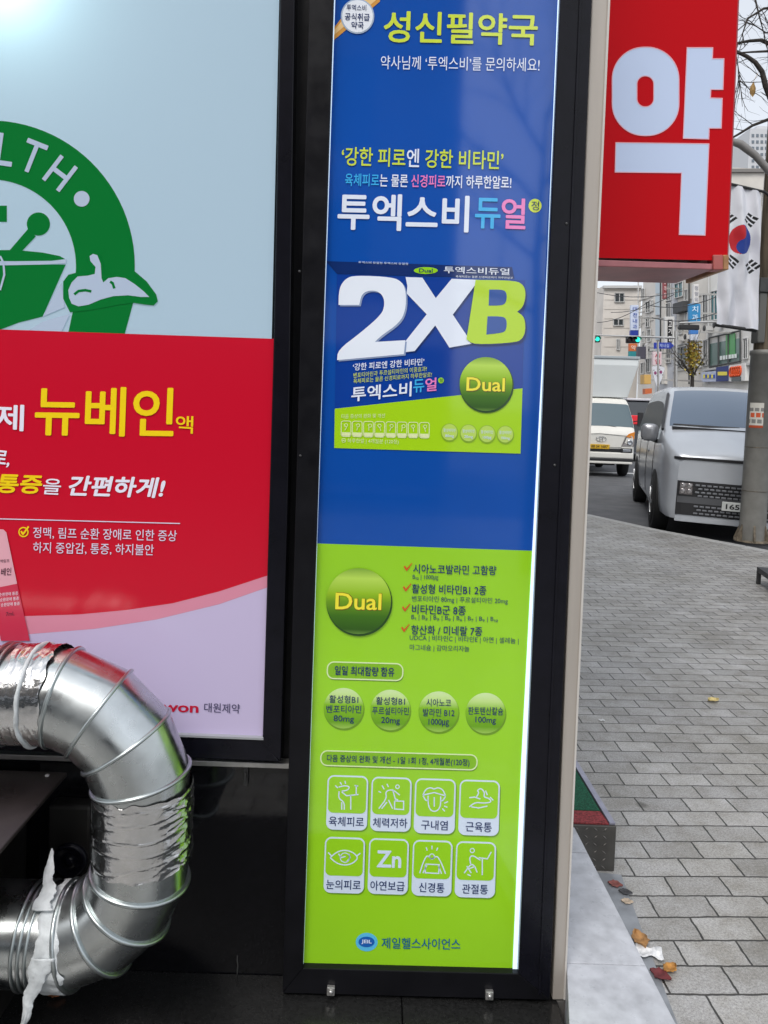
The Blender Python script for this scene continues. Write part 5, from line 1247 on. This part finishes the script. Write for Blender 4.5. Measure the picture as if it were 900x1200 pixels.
# r4 details
for (u0, v0, u1, v1) in ((756.5, 353, 762, 366), (752.5, 388, 755, 402), (758.5, 386, 762.5, 400), (751.5, 338, 755, 350), (757, 420, 761.5, 436), (751, 425, 754.5, 438)): window(r4, [(u0, v0 + .8), (u1, v0), (u1, v1), (u0, v1 + .5)], wdark)
for v in (346, 360, 374, 392, 412): fpan(r4, 'string_course', [(746.5, 484 + (v - 484) * .945), (765.5, v), (765.5, v + .8), (746.5, 484 + (v + .8 - 484) * .945)], mat('course_pale', (.55, .53, .50), .7), .06, .1)
for (u0, v0, u1, v1) in ((748.5, 370, 751, 383), (756.5, 371, 761, 383), (763, 352, 765, 364), (763.3, 402, 765.2, 414)): window(r4, [(u0, v0 + .8), (u1, v0), (u1, v1), (u0, v1 + .5)], wdark)
for (u0, v0, u1, v1) in ((810, 404, 813, 420), (815, 402, 820, 419), (803, 366, 806, 380)): window(r2, [(u0, v0 + .8), (u1, v0), (u1, v1), (u0, v1 + .6)], wglass)
window(r1, [(871, 397), (876, 396), (876, 420), (871, 421)], wdark)
acm = mat('air_unit_grey', (.5, .5, .49), .5); acd = mat('air_unit_fan', (.05, .05, .05), .6)
for (bld, u, v) in ((r2, 793, 398), (r2, 803, 396), (r2, 817, 424), (r4, 754, 408), (r4, 760, 410), (r3, 783, 396), (r1, 825.5, 386), (r1, 837, 382)):
    c4 = [(u - 1.6, v - 3.6), (u + 1.6, v - 3.9), (u + 1.6, v + 1), (u - 1.6, v + 1.2)]
    b_ = fpan(bld, 'air_unit', c4, acm, .55, .5); cc = fac(u, v - 1.3, .56)
    MB().lathe(cc, FN, [(0, .2), (.03, .2), (.03, .05)], 14).build('fan', acd, b_)
for bld, u, m_ in ((r2, 807.5, acd), (r1, 830.6, acm), (r4, 748, acm), (r3, 774, acd)):
    MB().tube([fac(u, 320, .12), fac(u, 450, .12)], .06, 6).build('downpipe', m_, bld)
# front-facing blocks that close the street
def front_block(name, label, u0, u1, vtop, D, depth, m, vbot=None, cat='building', group='buildings along the far street'):
    a, b = onY(u0, vtop, D), onY(u1, vtop, D); t = thing(name, ((a.x + b.x) / 2, D + depth / 2, ROADZ), label, cat, group)
    MB().box((a.x, D, ROADZ), (b.x, D + depth, max(a.z, b.z))).build('walls', m, t); return t
def face_rect(parent, name, u0, v0, u1, v1, D, m, proud=.05, th=.12, frame=False, label=None):
    o_ = MB().prism([onY(u0, v1, D - proud), onY(u1, v1, D - proud), onY(u1, v0, D - proud), onY(u0, v0, D - proud)], (0, th, 0)).build(name, m, parent, label=label)
    if frame:
        mb = MB(); P4 = [onY(u, v, D - proud - .04) for u, v in ((u0, v0), (u1, v0), (u1, v1), (u0, v1))]
        for a, b in zip(P4, P4[1:] + P4[:1]): mb.tube([a, b], .05, 4)
        mb.tube([(P4[0] + P4[1]) / 2, (P4[2] + P4[3]) / 2], .05, 4); mb.build('frame', wframe, o_)
    return o_
def tile_lines():
    m = mat('tile_beige', (.64, .60, .55), .7, var=.1, scale=.8); t = m.node_tree; b = t.nodes['Principled BSDF']
    return m
f1 = front_block('corner_building', 'beige building with two small dark windows above the truck', 708, 752, 336, 66, 14, tile_lines())
for r_ in ((720.5, 343.5, 731.5, 354), (719, 374, 730.5, 381.5), (723, 397.5, 726.3, 410), (735, 420, 745, 432)): face_rect(f1, 'window', *r_, 66, wdark, frame=True)
for k in range(9): face_rect(f1, 'string_course', 708.3, 340 + k * 11, 751.5, 340.5 + k * 11, 66, mat('course_grey', (.46, .43, .39), .7), .03, .06)
face_rect(f1, 'parapet', 707.5, 334.5, 752.5, 337.5, 66, wframe, .3, .4)
f2 = front_block('dark_building', 'building with dark top and orange sign board at left above truck', 660, 708, 338, 74, 14, mat('brick_brown', (.22, .14, .10), .8, var=.2, scale=1))
face_rect(f2, 'fascia', 662, 352, 707.6, 361, 74, mat('fascia_dark', (.04, .035, .035), .5), .3, .4)
s_ = face_rect(f2, 'sign_board', 695, 362, 705.5, 396, 74, paint('#d98a58'), .3, .2)
text('당구장', (698, 392), (703, 392.4), 27, lambda u, v, dy: onY(u, v, 74 - .31 - dy), paint('#f0e2d2'), s_, dy=0) if False else None
for k, ch in enumerate('당구장'): text(ch, (697.3, 372 + k * 10), (703.6, 372.2 + k * 10), 8, lambda u, v, dy: onY(u, v, 74 - .31 - dy), paint('#f2e6da'), s_, off=.01)
face_rect(f2, 'top_wall', 662, 339, 707.4, 351, 74, stone_w, .2, .3)
for k in range(4): face_rect(f2, 'window', 694 + k * 3.2, 405, 696.4 + k * 3.2, 415, 74, wdark)
f3 = front_block('tall_beige_building', 'beige upper block with flat cornice behind the flag', 840, 935, 199, 80, 20, stone_b)
face_rect(f3, 'cornice', 840, 197.5, 935, 201.5, 80, mat('cornice_dark', (.2, .19, .18), .7), .3, .4)
for (u0, v0, u1, v1) in ((862, 226, 870, 240), (876, 226, 884, 240), (893, 226, 901, 240)): face_rect(f3, 'window', u0, v0, u1, v1, 80, wdark, frame=True)
f4_ = front_block('apartment_tower', 'distant pale apartment tower at the right edge below the branches', 879, 925, 152, 190, 25, mat('tower_white', (.55, .56, .58), .7))
a_, b_ = onY(889, 146, 190), onY(925, 146, 190); MB().box((a_.x, 191, a_.z - 3), (b_.x, 214, a_.z)).build('roof_house', MATS['tower_white'], f4_)
for j in range(6):
    for i in range(7): face_rect(f4_, 'window', 881 + i * 5.2, 157 + j * 7.4, 884 + i * 5.2, 160.5 + j * 7.4, 190, mat('tower_window', (.16, .19, .22), .2), .1, .3)

# ---- signs and street furniture over the road, each its own thing
def hang_sign(name, label, u0, v0, u1, v1, D, m, chars='', tm=None, th=.3, cat='sign', frame=None, tpad=1.2):
    c = onY((u0 + u1) / 2, v1, D); t = thing(name, c, label, cat)
    b_ = MB().prism([onY(u0, v1, D), onY(u1, v1, D), onY(u1, v0, D), onY(u0, v0, D)], (0, th, 0)).build('board', m, t, bevel=.02)
    if chars:
        hh = (v1 - v0 - 2) / len(chars)
        for k, ch in enumerate(chars): text(ch, (u0 + tpad, v0 + 1 + (k + .9) * hh), (u1 - tpad, v0 + 1.2 + (k + .9) * hh), hh * .75, lambda u, v, dy: onY(u, v, D - .02 - dy * 5), tm, b_, off=.012)
    # arm back to the facade
    xw = street(XR, D).x
    ca = onY(u1, (v0 + v1) / 2, D); MB().box((ca.x - .01, D + th * .3, ca.z - .05), (max(ca.x + .6, min(ca.x + 6, xw + .3)), D + th * .6, ca.z + .05)).build('bracket', alu, t)
    return t, b_
navyb = paint('#263a9a'); dkt = paint('#20283c')
t, b_ = hang_sign('vertical_sign', 'tall white vertical sign with blue foot above the green traffic light', 739.5, 357.5, 748.5, 387, 57, paint('#ccd6ea'), '대전내과', paint('#3a56a8'), tpad=2)
MB().prism([onY(739, 394.5, 57), onY(748, 394.5, 57), onY(748.2, 387.2, 57), onY(739.2, 387.2, 57)], (0, .3, 0)).build('foot_panel', navyb, t)
t, b_ = hang_sign('shop_sign_board', 'small orange sign with teal lower half under the traffic light', 737.5, 402.5, 747, 411.5, 57, paint('#d07040'), '약', paint('#f0e0d0'), tpad=2)
MB().prism([onY(737.3, 418.5, 57), onY(746.7, 418.5, 57), onY(747, 411.7, 57), onY(737.5, 411.7, 57)], (0, .3, 0)).build('foot_panel', paint('#2f8a90'), t)
t, b_ = hang_sign('billboard', 'dark grey billboard in pale frame above the truck roof corner', 747.5, 406, 757, 420.5, 54, paint('#4c4a56'), th=.4)
MB().prism([onY(757.2, 421, 54), onY(759.3, 420, 54), onY(759.6, 402, 54), onY(757.2, 404, 54)], (0, .4, 0)).build('side_board', paint('#b8b6b4'), t)
t, b_ = hang_sign('vertical_sign', 'white framed black vertical sign with white letters beside panelled building', 779.5, 371, 790.5, 405, 53, paint('#d4d4d2'), th=.3)
bb = MB().prism([onY(782.3, 401, 52.95), onY(787.9, 401, 52.95), onY(788.2, 374.5, 52.95), onY(782.6, 374.5, 52.95)], (0, .03, 0)).build('black_panel', paint('#1c1c20'), b_)
for k, ch in enumerate('고기집'): text(ch, (783.2, 383 + k * 8.4), (787.4, 383.2 + k * 8.4), 6.5, lambda u, v, dy: onY(u, v, 52.93 - dy * 5), paint('#e8e8e8'), b_, off=.02)
t, b_ = hang_sign('vertical_sign', 'bright blue vertical sign with white letters left of the flag', 808, 356, 821, 377.5, 47, paint('#2e86bc'), '치과', paint('#cfe6f4'), tpad=3)
t, b_ = hang_sign('vertical_sign', 'white upper sign with grey letters above the bright blue sign', 813, 333, 819, 355, 47, paint('#d8d6d4'), '정형외', paint('#8a8c98'), tpad=1)
t, b_ = hang_sign('shop_sign_board', 'small blue square sign with white lower panel beside yellow tree', 809, 385.5, 818.5, 391.5, 47, paint('#3c78c0'), '')
MB().prism([onY(809.5, 398.5, 47), onY(818.3, 398.5, 47), onY(818.4, 391.7, 47), onY(809.5, 391.7, 47)], (0, .2, 0)).build('foot_panel', paint('#c4cad6'), t)
t, b_ = hang_sign('vertical_sign', 'narrow dark red vertical sign just under the red projecting sign', 777.5, 325, 781.2, 350, 55, paint('#8c3a40'), '노래방', paint('#e0c4c4'), tpad=.6)
t, b_ = hang_sign('shop_sign_board', 'white sign with red letters below the blue street name sign', 765.5, 412, 775.5, 428, 50, paint('#dcc8cc'), '세일', paint('#c04858'), tpad=2)
t, b_ = hang_sign('awning', 'small yellow awning over an orange shop front beyond the truck', 755, 439, 763, 450, 50, paint('#d0a860'), cat='awning', th=.8)
MB().prism([onY(756, 462, 50), onY(764, 461, 50), onY(764, 455, 50), onY(756, 455.5, 50)], (0, .5, 0)).build('shop_front', paint('#c86a3c'), t)
# hanging pair of small flags
D = 38; t = thing('street_flag', onY(771, 455, D), 'small white flag pair hanging over the road behind the van roof', 'flag')
MB().tube([onY(771, 400, D), onY(771.5, 500, D)], .05, 6).build('pole', alu, t)
fl_ = MB().prism([onY(764, 430, D), onY(771, 428, D), onY(779, 431, D), onY(775.5, 444, D), onY(771, 456, D), onY(767, 446, D)], (0, .03, 0)).build('cloth', paint('#d6d8de', .8), t)
for (u, v) in ((768, 437), (774.5, 436)):
    mb = MB(); mb.prism([onY(u + 1.6 * math.cos(q / 12 * 6.283), v + 2 * math.sin(q / 12 * 6.283), D - .01) for q in range(12)], (0, .005, 0)); mb.prism([onY(u - 2.4, v - 3.4, D - .01), onY(u - 1.2, v - 3.8, D - .01), onY(u - 1, v - 3, D - .01), onY(u - 2.2, v - 2.6, D - .01)], (0, .005, 0), 1); mb.prism([onY(u + 1.4, v + 3.2, D - .01), onY(u + 2.6, v + 2.6, D - .01), onY(u + 2.8, v + 3.6, D - .01), onY(u + 1.6, v + 4, D - .01)], (0, .005, 0), 1)
    mb.build('circle_emblem', [paint('#8a3a6a'), paint('#303038')], fl_)
# street-name plate and signals on one long mast arm
D = 40
mast = thing('signal_mast', onY(792, 520, D), 'thin steel mast arm across the road carrying the green signals', 'mast')
MB().tube([onY(792, 500, D), onY(792, 388, D)], .09, 8).build('post', alu, mast)
MB().tube([onY(792, 396, D), onY(690, 392.5, D)], [.06, .035], 8).build('arm', alu, mast)
sgn = thing('street_name_sign', onY(778, 409, D - .1), 'blue street name plate on mast arm above the van roof', 'sign')
b_ = MB().prism([onY(766.5, 408.6, D - .15), onY(786, 408.6, D - .15), onY(790, 405, D - .15), onY(786, 401.4, D - .15), onY(766.5, 401.4, D - .15)], (0, .06, 0)).build('plate', paint('#2238a0'), sgn)
text('홍제내길', (769, 407), (784, 407.2), 4.4, lambda u, v, dy: onY(u, v, D - .17 - dy * 5), paint('#a9b8e4'), b_, off=.01)
MB().tube([onY(778, 402, D - .1), onY(778, 395.5, D - .05)], .03, 6).build('hanger', alu, sgn)
def signal(label, u0, u1, v0, v1, D, lit, n=3, lensface=True):
    t = thing('traffic_light', onY((u0 + u1) / 2, v1, D), label, 'traffic light', 'traffic lights over the road')
    MB().prism([onY(u0, v1, D), onY(u1, v1, D), onY(u1, v0, D), onY(u0, v0, D)], (0, .25, 0)).build('housing', mat('signal_black', (.015, .015, .016), .5), t, bevel=.04)
    for k in range(n):
        u = u0 + (u1 - u0) * (k + .5) / n; r_ = (v1 - v0) * .36 * D / F; c = onY(u, (v0 + v1) / 2, D)
        m_ = mat('signal_green', (.02, .6, .42), .3, emit=1.4) if k == lit else mat('signal_off', (.05, .03, .03), .3)
        MB().lathe((c.x, D + .01, c.z), (0, -1, 0), [(0, r_), (.03, r_ * .9), (.05, r_ * .5)], 16).build('lens', m_, t)
        mb = MB(); m0 = 10; A = [c + Vector((r_ * 1.12 * math.cos(R(180 * q / m0)), 0, r_ * 1.12 * math.sin(R(180 * q / m0)))) for q in range(m0 + 1)]
        A = [Vector((p.x, D + .0, p.z)) for p in A]; B = [p + Vector((0, -.22, 0)) for p in A]
        mb.add(A + B, [(q, q+1, m0+1+q+1, m0+1+q) for q in range(m0)], 0, True); mb.build('visor', MATS['signal_black'], t, fix=False)
signal('traffic light showing green, farther left just beside corner post', 683, 703.5, 393.5, 401, 39.9, 2)
signal('traffic light showing green between beige building and billboard', 734.5, 750, 394, 402, 39.8, 2)
t = thing('traffic_light', onY(808, 386, 36), 'black four lamp traffic light seen from behind, left of the flag', 'traffic light', 'traffic lights over the road')
MB().prism([onY(797, 386, 36), onY(820, 386.5, 36), onY(820, 380.5, 36), onY(797, 380, 36)], (0, .25, 0)).build('housing', MATS['signal_black'], t, bevel=.04)
for k in range(4): c = onY(800 + k * 5.6, 383, 36); MB().lathe((c.x, 36.25, c.z), (0, 1, 0), [(0, .11), (.12, .11), (.12, .09)], 14).build('lens', MATS['signal_black'], t)
MB().tube([onY(796, 378.5, 36.1), onY(880, 375.5, 36.1)], .05, 6).build('arm', alu, t)
# overhead wires
wr = mat('cable_black', (.06, .06, .065), .6)
for (a, b, D0, D1, lab) in (((700, 343), (800, 341), 45, 45, 'thin overhead cable crossing just under the red sign'), ((700, 378), (762, 352), 50, 46, 'thin overhead cable sloping up across the beige building'), ((716, 366), (790, 345), 52, 44, 'second thin sloping cable, to right of the small windows'), ((762, 358), (846, 345), 40, 36, 'thin overhead cable passing over the bright blue vertical sign'), ((764, 372), (842, 366), 42, 37, 'thin overhead cable above the four lamp traffic light')):
    p, q = onY(*a, D0), onY(*b, D1); pts = [p.lerp(q, k / 10) - Vector((0, 0, 1.2 * (k / 10) * (1 - k / 10))) for k in range(11)]
    centred(MB().tube(pts, .022, 5).build('overhead_cable', wr), lab, 'cable')

# ---- trees
bark = mat('bark_dark', (.045, .038, .033), .9, var=.35, scale=20, bump=.6, bscale=30)
def branches(mb, p, d, L, r_, depth, rnd, droop=0.0):
    n = 4; pts = [p.copy()]; q = p.copy(); dd = d.normalized()
    for k in range(n):
        dd = (dd + Vector((rnd.uniform(-.2, .2), rnd.uniform(-.2, .2), rnd.uniform(-.2, .2) - droop))).normalized(); q = q + dd * (L / n); pts.append(q.copy())
    mb.tube(pts, [r_ * (1 - .55 * k / n) for k in range(n + 1)], 5 if depth < 2 else 7, cap=False)
    if depth > 0:
        for k in range(1, n + 1):
            for _ in range(2 if depth > 1 else 1):
                ax2 = Vector((rnd.uniform(-1, 1), rnd.uniform(-1, 1), rnd.uniform(-.5, .9))); nd = (dd + ax2 * .9).normalized()
                branches(mb, pts[k], nd, L * rnd.uniform(.45, .7), r_ * (.5 - .05 * k), depth - 1, rnd, droop)
rnd = random.Random(11)
DT = 7.2; tb = onZ(985, 690, 0); tb = Vector((onY(990, 480, DT).x, DT, 0))
tree = thing('bare_tree', tb, 'bare street tree with dark branches against the white sky at upper right', 'tree')
MB().tube([tb, tb + Vector((.03, 0, 1.4)), tb + Vector((-.04, .03, 3.0)), tb + Vector((0, 0, 4.4)), tb + Vector((.1, .1, 6))], [.15, .125, .11, .09, .05], 12).build('trunk', bark, tree)
mb = MB()
def limb(px, D, r0, r1, seed, twigs=True, n_tw=10):
    rr_ = random.Random(seed); pts = [onY(u, v, D) for u, v in px]; pts[0] = pts[0]
    m_ = len(pts); mb.tube(pts, [r0 + (r1 - r0) * i / (m_ - 1) for i in range(m_)], 8, cap=True)
    if twigs:
        for k in range(n_tw):
            i = rr_.randrange(1, m_); p = pts[i-1].lerp(pts[i], rr_.random()); d_ = (pts[i] - pts[i-1]).normalized() + Vector((rr_.uniform(-.8, .8), rr_.uniform(-.6, .6), rr_.uniform(-.9, .7)))
            branches(mb, p, d_, rr_.uniform(.15, .4), .0045, 1, rr_)
t_ = lambda z_: tuple()
limb([(985, 205), (935, 160), (905, 120), (897, 100), (893, 84), (885, 73), (875, 66), (862, 60), (845, 55)], DT, .034, .012, 1, n_tw=4)
limb([(988, 120), (930, 70), (905, 53), (892, 47), (878, 48), (862, 51), (840, 56)], DT + .2, .026, .009, 2, n_tw=4)
limb([(985, 110), (950, 75), (920, 62), (900, 60), (880, 61), (864, 62)], DT - .2, .02, .006, 3, n_tw=4)
limb([(988, 235), (930, 135), (903, 139), (882, 147), (866, 157), (850, 166)], DT, .02, .008, 4, n_tw=5)
limb([(988, 90), (950, 30), (915, 8), (895, 10), (876, 22), (870, 40), (873, 55)], DT, .02, .003, 5, n_tw=5)
limb([(985, 60), (930, 0), (897, -10), (884, -5), (890, 20), (897, 45)], DT, .02, .003, 6, n_tw=5)
limb([(945, 30), (915, 40), (897, 38), (885, 30), (872, 26)], DT + .1, .008, .004, 8, n_tw=6)
limb([(862, 60), (866, 85), (868, 105), (870, 125)], DT, .005, .002, 9, n_tw=9)
mb.build('crown', bark, tree)
lv = MB(); c = onY(882.5, 105, DT)
lv.add([c + Vector((0, 0, .075)), c + Vector((.03, .01, .02)), c + Vector((.028, .012, -.03)), c + Vector((0, 0, -.07)), c + Vector((-.028, .008, -.03)), c + Vector((-.026, .006, .025)), c + Vector((0, -.01, 0))], [(0, 1, 6), (1, 2, 6), (2, 3, 6), (3, 4, 6), (4, 5, 6), (5, 0, 6)])
lv.tube([c + Vector((0, 0, .075)), c + Vector((.04, 0, .16))], .002, 4)
lv.build('leaf', mat('dry_leaf', (.45, .27, .09), .7, var=.3, scale=40), tree, fix=False)
# grey curved lamp arm reaching from the right
la = thing('street_lamp', Vector((onY(960, 480, 8.6).x, 8.6, 0)), 'grey curved street lamp arm below the bare branches at right edge', 'street lamp')
MB().tube([Vector((onY(960, 480, 8.6).x, 8.6, 0)), onY(958, 330, 8.6), onY(940, 255, 8.6), onY(915, 216, 8.6), onY(900, 199, 8.6), onY(885, 182, 8.6), onY(868, 169, 8.6), onY(850, 163, 8.6)], [.09, .07, .055, .045, .04, .04, .045, .03], 10).build('curved_arm', mat('lamp_grey', (.26, .25, .24), .5, metal=.3), la)
MB().box((onY(832, 163, 8.6).x, 8.5, onY(840, 167, 8.6).z), (onY(852, 163, 8.6).x, 8.75, onY(840, 161, 8.6).z)).build('lamp_head', MATS['lamp_grey'], la, bevel=.03)
# yellow-leaved tree in front of the shops
DY = 34; ty = onZ(812, 500, ROADZ); ty = Vector((onY(812, 480, DY).x, DY, ROADZ))
yt = thing('yellow_tree', ty, 'small street tree with sparse yellow leaves before the shop signs', 'tree')
mb = MB(); rnd = random.Random(5); mb.tube([ty, onY(811, 460, DY), onY(811.5, 440, DY)], [.13, .1, .08], 8); mb.build('trunk', bark, yt)
mb = MB(); lf_ = MB(); crown = []
for (u, v) in ((800, 428), (806, 412), (812, 402), (817, 412), (822, 425), (790, 418), (795, 432)):
    a = onY(811.5, 442, DY); b = onY(u, v, DY) + Vector((0, rnd.uniform(-.5, .5), 0)); mid = a.lerp(b, .5) + Vector((0, 0, .1))
    mb.tube([a, mid, b], [.05, .035, .012], 6)
    for _ in range(4): branches(mb, mid.lerp(b, rnd.random()), b - a + Vector((rnd.uniform(-.6, .6), rnd.uniform(-.6, .6), .3)), .6, .015, 1, rnd)
    crown.append(b)
mb.build('limbs', bark, yt)
for k in range(520):
    u = rnd.gauss(812.5, 4.2); v = rnd.gauss(417, 9)
    if v < 400 or v > 441: continue
    c = onY(u, v, DY + rnd.uniform(-.6, .6)); s_ = rnd.uniform(.04, .09); a = Vector((rnd.uniform(-1, 1), rnd.uniform(-1, 1), rnd.uniform(-1, 1))).normalized(); b = a.cross(Vector((rnd.random(), rnd.random(), 1))).normalized()
    lf_.sheet([c + a * s_, c + b * s_ * .7, c - a * s_, c - b * s_ * .7], rnd.choice((0, 0, 1, 2)))
lf_.build('crown', [mat('leaf_yellow', (.50, .38, .06), .7), mat('leaf_ochre', (.36, .20, .05), .7), mat('leaf_olive', (.22, .22, .05), .7)], yt, fix=False)

# ================================================================== what stands behind the camera (seen in the gloss of the panels and the duct)
ob_ = thing('opposite_building', (-6, -14, 0), 'grey brick shop building across the lane, seen mirrored in panels', 'building')
bx = mat('opposite_brick', (.20, .17, .15), .8, var=.2, scale=1.5)
MB().box((-16, -18, 0), (1.15, -9.5, 10.5)).build('walls', bx, ob_)
for j in range(3):
    for i in range(5):
        x = -14.5 + i * 3.1; z_ = 3.7 + j * 2.4
        MB().box((x, -9.5, z_), (x + 1.7, -9.44, z_ + 1.4)).build('window', wdark, ob_)
MB().box((-15.5, -9.5, 2.6), (1.0, -9.2, 3.3)).build('shop_sign', paint('#c9cdd2'), ob_)
MB().box((-15.5, -9.5, .2), (1.0, -9.42, 2.4)).build('shop_window', wdark, ob_)

tr2 = thing('young_tree', (1.42, -3.5, 0), 'slim bare young tree across the pavement, mirrored in the blue poster', 'tree')
MB().tube([(1.42, -3.5, 0), (1.44, -3.48, 1.5), (1.40, -3.52, 3.0), (1.43, -3.5, 4.4)], [.06, .05, .038, .012], 10).build('trunk', bark, tr2)
mb = MB(); rnd = random.Random(3)
for z_, dx, dy_ in ((2.5, -1, .2), (2.75, 1, -.3), (3.0, -.8, -.4), (3.2, .9, .4), (3.5, -.7, .2), (3.7, .6, -.2), (4.0, -.4, 0), (4.3, .2, .1)):
    branches(mb, Vector((1.42, -3.5, z_)), Vector((dx, dy_, .55)), 1.3, .02, 2, rnd)
mb.build('limbs', bark, tr2)

nb = thing('unseen_neighbour', street(-5, 30), 'brown brick building added along our side, unseen beyond the shop wall', 'building')  # unseen block, added to darken what the van's side reflects
q = [street(-9, 14), street(.45, 14), street(.45, 62), street(-9, 62)]
MB().prism([p + Vector((0, 0, 11)) for p in q], (0, 0, -11.1)).build('walls', mat('neighbour_brick', (.12, .085, .07), .8, var=.25, scale=1.2), nb)
for j in range(3):
    for i in range(9):
        y = 16 + i * 5; z_ = 2 + j * 3; a_, b_ = street(.46, y), street(.46, y + 2.4)
        MB().prism([a_ + Vector((0, 0, z_)), b_ + Vector((0, 0, z_)), b_ + Vector((0, 0, z_ + 1.5)), a_ + Vector((0, 0, z_ + 1.5))], -SNOR * .05 + SNOR * .02).build('window', wdark, nb)
